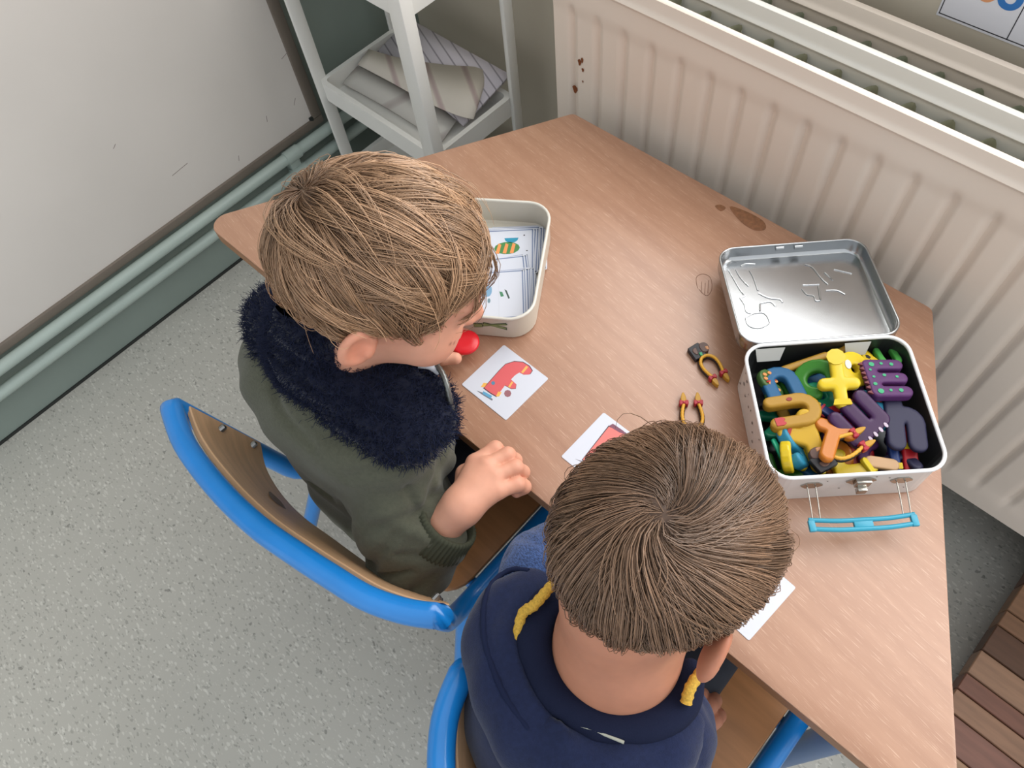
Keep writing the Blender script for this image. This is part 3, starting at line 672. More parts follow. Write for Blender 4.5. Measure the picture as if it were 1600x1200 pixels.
# ================================================================== letter toys (soft plastic, about 5 cm)
def stroke_mesh(strokes, w, thick, h=.0015, extra=None, soft=.0022):
    """letter shape from strokes: list of polylines in metres; returns a rounded slab mesh, flat in xy"""
    pts = np.concatenate([np.array(s) for s in strokes]); lo, hi = pts.min(0) - w * 1.9, pts.max(0) + w * 1.9
    P = grid((lo[0], lo[1], -thick / 2 - .003), (hi[0], hi[1], thick / 2 + .003), h)
    Q = P.copy(); Q[..., 2] = 0; d2 = None
    for s in strokes:
        for i in range(len(s) - 1):
            c = seg_d(Q, (*s[i], 0), (*s[i + 1], 0)) - w; d2 = c if d2 is None else smin(d2, c, .001)
    if extra is not None: d2 = extra(Q, d2)
    dz = np.abs(P[..., 2]) - thick / 2
    a, b = d2 + soft, dz + soft
    S = np.minimum(np.maximum(a, b), 0) + np.sqrt(np.maximum(a, 0) ** 2 + np.maximum(b, 0) ** 2) - soft
    V, F = nets(P, S); return relax(V, F, 2, .4), F
def arcp(cx, cy, r, a0, a1, n=9): return [(cx + r * math.cos(math.radians(a)), cy + r * math.sin(math.radians(a))) for a in np.linspace(a0, a1, n)]
k = .001
GL = dict(
    n=[[(-14 * k, -20 * k), (-14 * k, 8 * k)] + arcp(0, 8 * k, 14 * k, 180, 0) + [(14 * k, -20 * k)]],
    m=[[(-17 * k, -14 * k), (-17 * k, 14 * k), (17 * k, 14 * k), (17 * k, -14 * k)], [(0, 14 * k), (0, -14 * k)]],
    t=[[(0, -26 * k), (0, 22 * k)], [(-14 * k, -6 * k), (14 * k, -6 * k)]],
    c=[arcp(0, 0, 16 * k, 50, 320, 14)], o=[arcp(0, 0, 14 * k, 0, 360, 18)],
    l=[[(0, -24 * k), (0, 24 * k)]], v=[[(-13 * k, 20 * k), (0, -20 * k), (13 * k, 20 * k)]], z=[[(-14 * k, 16 * k), (14 * k, 16 * k), (-14 * k, -16 * k), (14 * k, -16 * k)]],
    s=[arcp(0, 9 * k, 9 * k, 40, 270, 9) + arcp(0, -9 * k, 9 * k, 90, -140, 9)], h=[[(-11 * k, -24 * k), (-11 * k, 24 * k)], [(-11 * k, 0)] + arcp(0, 0, 11 * k, 150, 0, 7) + [(11 * k, -24 * k)]],
    T=[[(-14 * k, 18 * k), (16 * k, 18 * k)], [(0, 18 * k), (0, -20 * k)]], y=[[(-13 * k, 20 * k), (0, 0)], [(13 * k, 20 * k), (-10 * k, -24 * k)]], u=[[(-13 * k, 20 * k), (-13 * k, -6 * k)] + arcp(0, -6 * k, 13 * k, 180, 360) + [(13 * k, 20 * k)]],
    r=[[(-8 * k, -20 * k), (-8 * k, 18 * k)], [(-8 * k, 6 * k)] + arcp(4 * k, 6 * k, 12 * k, 150, 30, 6)], i=[[(0, -18 * k), (0, 12 * k)]], x=[[(-14 * k, 18 * k), (14 * k, -18 * k)], [(14 * k, 18 * k), (-14 * k, -18 * k)]])
def toy_cache(key, w, thick):
    ck = (key, w, thick)
    if ck not in toy_cache.c: toy_cache.c[ck] = stroke_mesh(GL[key], w, thick)
    return toy_cache.c[ck]
toy_cache.c = {}
def toymat(rgb, rough): return mat('toy_%d_%d_%d' % rgb, tuple(x * .88 for x in rgb), rough, spec=.32)
def rotm(yaw, tx, ty): return Matrix.Rotation(yaw, 4, 'Z') @ Matrix.Rotation(tx, 4, 'X') @ Matrix.Rotation(ty, 4, 'Y')
def toy(key, u, v, z, yaw, rgb, label, w=.0065, thick=.009, tx=0, ty=0, sc=1.0, rough=.35, parts=(), cat='letter toy'):
    """one letter toy; yaw in degrees of the letter's up direction on the table, tx and ty its tilt"""
    V, F = toy_cache(key, w, thick)
    p = hit(u, v, z)
    o = mesh_obj('letter_toy', V * sc, F, toymat(rgb, rough), None, smooth=True, local=True)
    o.matrix_world = Matrix.Translation((p[0], p[1], p[2] + H)) @ rotm(math.radians(yaw), math.radians(tx), math.radians(ty))
    tag(o, label, cat, 'letter toys in the tin case')
    for nm, pts, zz, prgb, th_ in parts:                    # raised details on the face: polygons in letter millimetres
        P = rpoly([(a * k * sc, b * k * sc) for a, b in pts], .0008, 2) if len(pts) > 3 else rpoly([(a * k * sc, b * k * sc) for a, b in pts], .0004, 2)
        v_, f_ = prism_vf(P, (thick / 2 - .001) * sc, (thick / 2 + zz) * sc)
        q = mesh_obj(nm, v_, f_, toymat(prgb, .4), o, local=True); fix_normals(q)
    return o
def disc(cx, cy, r, n=9, ry=None): return [(cx + r * math.cos(a), cy + (ry or r) * math.sin(a)) for a in np.linspace(0, 6.283, n + 1)[:-1]]
YEL, MUS, PUR, DPU, NAV, ORA, GRN, TEA, LBL, RED, BLK, OCH, SKB, LGR = (236, 204, 46), (186, 140, 44), (92, 46, 104), (64, 28, 76), (44, 42, 72), (206, 122, 40), (62, 134, 46), (26, 132, 98), (50, 142, 176), (186, 32, 44), (40, 36, 42), (188, 142, 52), (40, 100, 146), (88, 178, 84)
IMG = 41    # yaw that turns a letter's top towards the lid
toy('t', 1309, 592, .074, IMG, YEL, 'glossy yellow cross-shaped letter lying on top of the heap', .0062, .010, 6, -6, 1.12, .15, parts=[('foot', [(-9, -30), (9, -30), (7, -24), (-7, -24)], .0012, YEL, 0), ('head', disc(0, 22, 9, 10), .001, YEL, 0)])
toy('m', 1384, 594, .064, IMG + 92, PUR, 'purple three-pronged letter with green dots by the right rim', .0066, .011, 4, 8, 1.12, .5, parts=[('dot', disc(a, b, r), .0006, (62, 178, 124), 0) for a, b, r in ((-17, -8, 2.2), (-17, 2, 1.6), (-18, 12, 3), (-9, 15, 2), (0, 14, 1.5), (2, 3, 1.8), (0, -9, 1.6), (16, 12, 2.8), (17, 2, 1.7), (16, -8, 2), (9, 15, 1.4))] + [('spike', [(a - 3, 18), (a + 3, 18), (a, 25)], -.003, (120, 52, 60), 0) for a in (-18, -12, -6, 0, 6, 12, 18)])
toy('m', 1341, 655, .066, IMG + 222, DPU, 'dark purple comb-shaped letter lying across the middle', .0072, .008, -14, 6, 1.15, .3, parts=[('claw', disc(a, 20, 1.6, 7, 3), .0006, (214, 196, 214), 0) for a in (-14, -7, 0, 7)])
toy('h', 1414, 662, .058, IMG - 6, NAV, 'large dark navy letter standing along the right side', .0100, .007, 0, 0, 1.0, .5)
toy('n', 1238, 644, .062, IMG - 82, MUS, 'mustard arch letter with a red tongue at the left', .0072, .012, 4, -10, 1.05, .45, parts=[('tongue', [(9, -22), (19, -22), (19, -14), (16.5, -11), (14, -14), (11.5, -11), (9, -14)], .0008, (196, 52, 58), 0), ('mouth_print', disc(-13, 0, 2.4, 8, 3.2), .0006, (150, 36, 36), 0)])
toy('T', 1298, 690, .068, IMG - 24, ORA, 'orange block letter lying across the front of the heap', .0080, .009, -10, 0, 1.0, .25)
toy('c', 1276, 594, .058, IMG - 60, GRN, 'green arch-shaped letter beside the yellow cross', .0068, .009, 18, -12, 1.15, .3)
toy('o', 1281, 620, .050, IMG, TEA, 'teal green round letter under the green arch', .0075, .010, -10, 10, .9)
toy('o', 1332, 578, .058, IMG, YEL, 'yellow ring letter with a white eye patch behind the cross', .0085, .011, 10, 20, .95, parts=[('eye_patch', disc(-10, 4, 4.5, 10, 6), .0008, (236, 232, 226), 0)])
toy('u', 1340, 564, .044, IMG + 150, YEL, 'yellow hook letter at the hinge side', .0055, .010, 20, 0, .95)
toy('l', 1257, 568, .048, IMG - 73, OCH, 'long ochre stick letter leaning at the hinge side', .0046, .009, 8, 0, 1.05)
toy('l', 1308, 552, .048, IMG - 65, OCH, 'short ochre stick letter pointing at the hinge', .0052, .010, 16, 0, .7)
toy('c', 1334, 551, .042, IMG, (70, 128, 40), 'olive green curved letter half hidden at the hinge', .0065, .010, 20, 10, .9)
toy('u', 1388, 560, .046, IMG + 5, LGR, 'light green forked letter in the far right corner', .0052, .012, -20, 0, .7)
toy('v', 1358, 563, .054, IMG + 190, (222, 190, 40), 'small yellow pointed letter with black print by the purple one', .006, .008, 20, 0, .62, parts=[('print', [(-2, -10), (3, -12), (4, -4), (0, 0), (-4, -3)], .0006, BLK, 0)])
toy('n', 1222, 606, .052, IMG + 10, SKB, 'blue two-legged letter behind the mustard arch', .0078, .012, -14, 0, 1.0, .5)
toy('s', 1203, 604, .050, IMG + 12, (70, 104, 52), 'green letter with orange leaves along the left rim', .0058, .010, 0, 28, .92, parts=[('leaf', disc(a, b, 3.4, 8, 2.4), .0012, (222, 150, 92), 0) for a, b in ((-7, 14), (2, 17), (7, 5), (-3, 1), (6, -8), (-4, -16), (5, -17), (-8, 8))] + [('stripe', [(-9, 2), (9, 6), (9, 8), (-9, 4)], .0012, (186, 40, 40), 0)])
toy('s', 1366, 641, .055, IMG + 40, LBL, 'light blue wavy letter beside the dark purple comb', .0070, .010, 6, 10, 1.05)
toy('i', 1285, 640, .057, IMG + 50, (30, 52, 112), 'dark blue stub letter with a red band under the cross', .0085, .011, 0, 10, .62, parts=[('band', [(-9, 0), (9, 0), (9, 4), (-9, 4)], .0008, (190, 46, 64), 0), ('spot', disc(3, 10, 3), .0008, (206, 190, 60), 0)])
toy('l', 1312, 638, .054, IMG - 70, (196, 44, 56), 'red bar letter under the yellow cross', .0060, .009, 0, 10, .85)
toy('y', 1264, 688, .058, IMG + 40, (216, 172, 44), 'yellow forked letter with a red collar at the lower left', .0082, .012, 8, -8, 1.1, .45, parts=[('collar', [(-16, 13), (-6, 19), (-8, 22), (-18, 16)], .001, (178, 52, 40), 0)])
toy('l', 1219, 708, .056, IMG + 18, (30, 164, 124), 'sea green blade letter at the lower left corner', .0058, .006, 0, 25, .62)
toy('o', 1230, 714, .054, IMG, YEL, 'yellow ring letter standing on edge by the lower left corner', .0050, .012, 10, 70, .95)
toy('s', 1238, 698, .052, IMG + 15, LBL, 'blue wavy letter standing behind the yellow ring', .0055, .012, 0, 50, 1.15)
toy('z', 1270, 722, .046, IMG + 78, (232, 206, 40), 'yellow zigzag letter along the front rim', .0070, .010, 4, 0, .62)
toy('r', 1332, 726, .044, IMG + 100, (228, 196, 44), 'yellow curved letter in the middle of the front rim', .0075, .011, 0, 0, .9)
toy('i', 1355, 727, .050, IMG + 30, (232, 206, 50), 'yellow block letter beside the beige one at the front', .0085, .012, 10, 20, .45)
toy('i', 1374, 724, .048, IMG + 80, (206, 164, 120), 'beige block letter at the front rim', .0100, .008, 0, 0, .72)
toy('l', 1396, 708, .044, IMG, (34, 62, 128), 'blue bar letter with a yellow cuff below the navy one', .0062, .010, 10, 0, .85, parts=[('cuff', [(-7, -22), (7, -22), (7, -14), (-7, -14)], .001, YEL, 0)])
toy('l', 1420, 706, .044, IMG - 2, (192, 34, 44), 'red bar letter with a yellow cuff below the navy one', .0085, .010, 10, 0, .95, parts=[('cuff', [(-9, 2), (9, 2), (9, 9), (-9, 9)], .0014, YEL, 0)])
under = [('m', GRN), ('n', SKB), ('o', ORA), ('s', RED), ('c', PUR), ('x', NAV), ('z', TEA), ('u', MUS), ('h', DPU), ('o', LBL), ('T', RED), ('v', ORA), ('m', BLK), ('r', GRN), ('y', SKB), ('n', (120, 30, 36)), ('x', DPU), ('c', BLK)]
CN = {GRN: 'green', SKB: 'blue', ORA: 'orange', RED: 'red', PUR: 'purple', NAV: 'navy', TEA: 'teal', MUS: 'mustard', DPU: 'dark purple', LBL: 'light blue', BLK: 'black', (120, 30, 36): 'dark red'}
for i, (g, c) in enumerate(under):
    a, b = (-.062 + .0248 * (i % 6)), (-.052 + .048 * (i // 6)); p = tl(a, b, .026 + .006 * (i % 3)); rz = rng.uniform(0, 360)
    V, F = toy_cache(g, .0065, .009)
    o = mesh_obj('letter_toy', V, F, toymat(c, .4), None, smooth=True, local=True)
    o.matrix_world = Matrix.Translation((p[0], p[1], p[2] + H)) @ rotm(math.radians(rz), math.radians(rng.uniform(-20, 20)), math.radians(rng.uniform(-20, 20)))
    tag(o, '%s %s-shaped letter toy buried in the %s of the heap' % (CN[c], g, ('front left', 'front', 'front middle', 'middle front', 'front right', 'front right corner', 'left', 'left middle', 'centre', 'middle', 'right middle', 'right', 'far left', 'back left', 'back middle', 'back', 'back right', 'far right corner')[i]), 'letter toy', 'buried letter toys')

# rope-loop letters: a dark block with a yellow cord loop, red bows and tips
def rope_toy(u0, v0, u1, v1, label, z=.0062, flat=True, tilt=0.0, group='rope letter toys'):
    a = hit(u0, v0, z); b = hit(u1, v1, z); L_ = np.linalg.norm((b - a)[:2]); d = (b - a)[:2] / L_; e = np.array([d[1], -d[0]])
    s = L_ / .062
    t = thing('letter_toy', (a[0], a[1], z - .0062 if flat else z - .006), label, 'letter toy', group)
    def Q(x, y, zz): q = a[:2] + (e * x + d * y) * s; return np.array([q[0], q[1], z - .0062 + zz + tilt * y])
    loop = [(-7.5, 48), (-9.5, 40), (-10.5, 32), (-9, 24), (-4.5, 19), (0, 18), (4.5, 19), (9, 24), (10.5, 32), (9.5, 40), (7.5, 48)]
    pth = spline([Q(x * k, y * k, .007) for x, y in loop], 5)
    base = spline([Q(x * k, y * k, .003) for x, y in loop], 5)
    tube('loop_base', base, .0031, mat('toy_dark_brown', (44, 26, 22), .4), t, 8)
    n = len(pth); tube('cord', pth, [.0021 + .0003 * math.cos(i * 2.6) for i in range(n)], mat('toy_cord_yellow', (214, 158, 44), .45), t, 8)
    def slab(nm, pts, z0, z1, rgb, par=t):
        P = [Q(x * k, y * k, 0) for x, y in pts]; nn = len(P)
        V = [p + UP * z0 for p in P] + [p + UP * z1 for p in P]
        o = mesh_obj(nm, V, [tuple(range(nn - 1, -1, -1)), tuple(range(nn, 2 * nn))] + [(i, (i + 1) % nn, nn + (i + 1) % nn, nn + i) for i in range(nn)], toymat(rgb, .4), par); bevel(o, .0006, 1); return o
    bl = slab('block', rpoly([(-4, -3), (12, -1), (12, 18), (-4, 17)], 1.2, 3), 0, .0075, (40, 38, 44))
    slab('figure', spline([(-11, 2), (-4, 0), (-1, 6), (-2, 13), (-8, 14), (-12, 9)], 3, True), 0, .0085, (98, 70, 62))
    slab('patch', [(-11, 8), (-7, 7), (-7, 12), (-10, 13)], .008, .0092, (222, 156, 104), bl)
    slab('relief', spline([(3, 3), (8, 4), (9, 9), (6, 13), (4, 9)], 3, True), .007, .0085, (112, 84, 74), bl)
    slab('leaf', [(0, 12), (4, 11), (4.5, 16), (1.5, 17.5)], .007, .009, (72, 168, 116), bl)
    for sx in (-1, 1):
        c = (sx * 7.6, 48); w = slab('bow', spline([(c[0] - 4.2, 45), (c[0], 46.6), (c[0] + 4.2, 45), (c[0] + 4.4, 51), (c[0], 49.6), (c[0] - 4.4, 51)], 3, True), .001, .0095, (188, 44, 58))
        slab('knot', disc(c[0], 48, 1.5, 8), .009, .0105, (206, 70, 80), w)
        slab('tip', spline([(c[0] - 2.6, 50.5), (c[0] + 2.6, 50.5), (c[0] + 2.2, 57), (c[0], 61), (c[0] - 2.2, 57)], 3, True), .0005, .008, (210, 156, 48))
    return t
rope_toy(1088, 540, 1132, 600, 'dark block letter toy with a cord loop, farther from the children', group='loose rope letters')
rope_toy(1086, 694, 1078, 612, 'dark block letter toy with a cord loop touching the brown hair', group='loose rope letters')
rope_toy(1272, 722, 1358, 682, 'dark block letter toy with a cord loop among the toys in the tin', z=.064, flat=False, tilt=.12, group='letter toys in the tin case')

# ================================================================== cream tin with the picture cards
C0 = hit(864, 318, .045); C1 = hit(831, 503, .045); C2 = hit(742, 303, .045)
ev = (C1 - C0)[:2]; el = np.linalg.norm(ev); ev = ev / el; eu = np.array([-ev[1], ev[0]])
if eu @ (C2 - C0)[:2] < 0: eu = -eu
CW, CL = .150, el
def cl(a, b, z): q = C0[:2] + eu * a + ev * b; return np.array([q[0], q[1], z])     # a across, b along the long side
ct = thing('card_tin', cl(CW / 2, CL / 2, 0), 'shallow cream tin holding picture cards beside the blond child', 'tin')
def cring(m, r, z): return [cl(p[0], p[1], z) for p in rpoly([(m, m), (CW - m, m), (CW - m, CL - m), (m, CL - m)], r, 7)]
M_CREAM = mat('cream_tin', (206, 200, 186), .35, vary=.02, scale=10)
v, f = loft_vf([cring(.004, .03, 0), cring(.001, .032, .003), cring(.001, .032, .045), cring(.003, .030, .045), cring(.003, .030, .006), cring(.006, .026, .003)])
o = mesh_obj('body', v, f, M_CREAM, ct); fix_normals(o); bevel(o, .0008, 1, 50); ctb = o
tube('rolled_rim', cring(.001, .032, .045), .0022, mat('cream_rim', (216, 212, 202), .3), ct, 8, True)
M_OLIVE = mat('olive_print', (132, 150, 98), .5); M_OLINE = mat('olive_dark_print', (66, 86, 58), .5)
def end_print(pts, m, off):   # on the end wall facing the camera
    mesh_obj('print_mark', [cl(.032 + x * k, CL - .001 + .0004 + off, .022 + y * k) for x, y in pts], [tuple(range(len(pts)))], m, ctb)
for pts in ([(0, 10), (34, 2), (35, 6), (2, 14)], [(2, -2), (34, 8), (32, 12), (2, 4)], [(34, 0), (46, -2), (46, 8), (34, 9)]): end_print(pts, M_OLINE, 0); end_print([(sum(p[0] for p in pts) / 4 + (p[0] - sum(q[0] for q in pts) / 4) * .92, sum(p[1] for p in pts) / 4 + (p[1] - sum(q[1] for q in pts) / 4) * .7) for p in pts], M_OLIVE, .0003)
M_CARD = mat('white_card', (208, 211, 222), .45); M_CARDL = mat('card_border_blue', (120, 134, 164), .5)
def picture_card(name, a, b, z, s, ang, label, pics=(), group=None, tilt=0.0, sy=None, place=None):
    sy = sy or s; ca, sa = math.cos(ang), math.sin(ang)
    def Q(x, y, zz):
        if place is not None: return place(x, y, zz)
        return cl(a + ca * x - sa * y, b + sa * x + ca * y, z + zz + tilt * y)
    def slab(nm, pts, z0, z1, m, par=None):
        P = [Q(x, y, 0) for x, y in pts]; nn = len(P)
        o = mesh_obj(nm, [p + UP * z0 for p in P] + [p + UP * z1 for p in P], [tuple(range(nn - 1, -1, -1)), tuple(range(nn, 2 * nn))] + [(i, (i + 1) % nn, nn + (i + 1) % nn, nn + i) for i in range(nn)], m, par); fix_normals(o); return o
    o = slab(name, rpoly([(-s / 2, -sy / 2), (s / 2, -sy / 2), (s / 2, sy / 2), (-s / 2, sy / 2)], .002, 3), 0, .0006, M_CARD)
    tag(o, label, 'card', group)
    for nm, pts, rgb, lv in pics: slab(nm, pts, .0006, .0006 + .00012 * lv, mat('print_%d_%d_%d' % rgb, rgb, .5), o)
    return o
def border(s, sy, w=.0012, off=.004):
    x, y = s / 2 - off, sy / 2 - off; c = (118, 132, 164)
    return [('border_print', [(-x, -y), (x, -y), (x, -y + w), (-x, -y + w)], c, 1), ('border_print', [(-x, y - w), (x, y - w), (x, y), (-x, y)], c, 1), ('border_print', [(-x, -y), (-x + w, -y), (-x + w, y), (-x, y)], c, 1), ('border_print', [(x - w, -y), (x, -y), (x, y), (x - w, y)], c, 1)]
S8 = .08
def pile(a, b, ang, n, z0, jit, lab, top_pics):
    for i in range(n):
        top = i == n - 1
        picture_card('picture_card', a + rng.uniform(-jit, jit) + .0021 * i, b + rng.uniform(-jit, jit) + .0018 * i, z0 + .0011 * i, S8, ang + rng.uniform(-.03, .03), lab[0] if top else '%s card from the top %s' % (('second', 'third', 'fourth', 'fifth', 'sixth', 'seventh', 'eighth')[n - 2 - i], lab[1]), border(S8, S8, .0016, .0015) + (top_pics if top else []), 'picture cards in the cream tin')
pile(.044, .050, .12, 8, .004, .0012, ('topmost card with a blue dome and striped balloon at the tin\'s far end', 'of the striped balloon pile in the cream tin'),
     [('dome_print', disc(-.008, -.024, .010, 12, .009)[0:7], (40, 140, 170), 1), ('balloon_print', disc(-.002, -.006, .018, 14, .011), (70, 130, 70), 1)] + [('balloon_stripe', [(-.014 + .010 * i, -.012), (-.010 + .010 * i, -.015), (-.006 + .010 * i, .003), (-.011 + .010 * i, .004)], (232, 146, 84), 2) for i in range(3)] + [('small_print', disc(-.026, -.028, .0012, 6), (60, 50, 60), 1), ('small_print', disc(-.030, .0, .0015, 6, .0008), (60, 60, 60), 1)])
pile(.050, .108, .26, 7, .009, .0014, ('topmost blank white card in the middle of the cream tin', 'of the blank middle pile in the cream tin'), [])
pile(.048, .134, .16, 7, .013, .0012, ('topmost card with a grey-blue drop print at the tin\'s near end', 'of the drop print pile in the cream tin'),
     [('drop_print', spline([(.006, -.016), (.016, -.012), (.018, .0), (.008, .002), (.004, -.006)], 3, True), (122, 160, 190), 1), ('drop_print', disc(.008, .009, .002, 8, .004), (110, 140, 150), 1), ('small_print', [(-.016, -.006), (-.013, -.008), (-.018, .008), (-.02, .007)], (60, 78, 72), 1), ('small_print', [(-.010, -.004), (-.006, -.005), (-.008, .004), (-.012, .003)], (70, 130, 96), 1), ('fold_line', [(-.0055, -.038), (-.0050, -.038), (-.0050, .038), (-.0055, .038)], (196, 200, 210), 1)])
# loose cards on the table
def table_place(c, ang):
    ca, sa = math.cos(ang), math.sin(ang)
    return lambda x, y, zz: np.array([c[0] + ca * x - sa * y, c[1] + sa * x + ca * y, .0002 + zz])
c1 = (hit(783, 540, 0) + hit(855, 594, 0) + hit(797, 652, 0) + hit(722, 603, 0)) / 4
def cpx(c, ang, pts):        # picture points on the card from the photograph, in card coordinates
    out = []
    for u, v in pts:
        p = hit(u, v, 0) - c; out.append((math.cos(ang) * p[0] + math.sin(ang) * p[1], -math.sin(ang) * p[0] + math.cos(ang) * p[1]))
    return out
def g3(pts): return [(660 + x / 6, 480 + y / 6) for x, y in pts]
PK = (214, 92, 96); DK = (70, 50, 60)
fshape = [(580, 760), (650, 680), (720, 600), (780, 540), (860, 514), (940, 520), (1000, 556), (1028, 600), (1005, 634), (950, 636), (910, 615), (870, 640), (830, 680), (880, 725), (875, 765), (835, 768), (775, 735), (735, 790), (700, 840), (640, 805)]
big = [(sum(p[0] for p in fshape) / 20 + (p[0] - sum(q[0] for q in fshape) / 20) * 1.04, sum(p[1] for p in fshape) / 20 + (p[1] - sum(q[1] for q in fshape) / 20) * 1.04) for p in fshape]
P1 = lambda pts: cpx(c1, 0, g3(pts))
picture_card('picture_card', 0, 0, 0, .079, 0, 'white card with a pink hooked letter printed on it, flat on the table', [
    ('letter_outline', P1(big), DK, 1), ('letter_print', P1(fshape), PK, 2), ('stripe_print', P1([(975, 552), (992, 566), (945, 622), (925, 614)]), (240, 176, 92), 3), ('stripe_print', P1([(838, 700), (852, 708), (820, 760), (804, 750)]), (240, 176, 92), 3),
    ('button_print', P1(disc(664, 715, 18, 9)), (80, 130, 160), 3), ('panel_print', P1([(575, 712), (610, 715), (585, 752), (548, 752)]), (236, 178, 84), 2), ('panel_print', P1([(712, 795), (745, 800), (720, 840), (690, 840)]), (236, 178, 84), 3),
    ('base_print', P1([(572, 790), (655, 835), (640, 860), (565, 815)]), (90, 158, 196), 2), ('shadow_print', P1([(510, 785), (570, 805), (660, 865), (655, 880), (560, 822)]), (112, 112, 124), 1), ('bloom_print', P1(disc(800, 812, 34, 8)), (150, 96, 104), 1)],
    'loose picture cards', place=table_place(c1, 0))
c2 = np.array([.4195, -.4185, 0])
P2 = lambda pts: cpx(c2, 0, [(860 + x * .1625, 620 + y * .1624) for x, y in pts])
picture_card('picture_card', 0, 0, 0, .079, 0, 'white card with a coral slanted shape, half under the brown hair', [
    ('shape_outline', P2([(300, 612), (560, 278), (730, 350), (760, 470), (480, 700)]), DK, 1), ('shape_print', P2([(312, 606), (562, 292), (715, 352), (745, 470), (480, 690)]), (224, 118, 112), 2), ('fringe_print', P2([(562, 285), (600, 262), (700, 330), (740, 370), (660, 345)]), (120, 70, 90), 3), ('line_print', P2([(240, 602), (310, 622), (308, 634)]), (110, 100, 110), 1)],
    'loose picture cards', place=table_place(c2, 0))
c3 = hit(1165, 992, 0) + np.array([.005, .036, 0])
picture_card('picture_card', 0, 0, 0, .079, 0, 'white card showing beside the cheek of the brown-haired child', [], 'loose picture cards', place=table_place(c3 + np.array([-.036, .003, 0]), -.06))
# red plastic disc in the child's left hand
dc = hit(727, 535, .0215)
dv = [[dc + np.array([r * math.cos(a), r * math.sin(a), z]) for a in np.linspace(0, 6.283, 25)[:-1]] for r, z in ((.006, -.0035), (.0165, -.0035), (.0185, -.0015), (.0185, .0015), (.0165, .003), (.006, .003))]
v, f = loft_vf(dv); o = mesh_obj('red_counter', v, f, mat('red_plastic', (214, 26, 38), .3), smooth=True); fix_normals(o)
tag(o, 'round red plastic counter held under the blond child\'s mouth', 'counter')
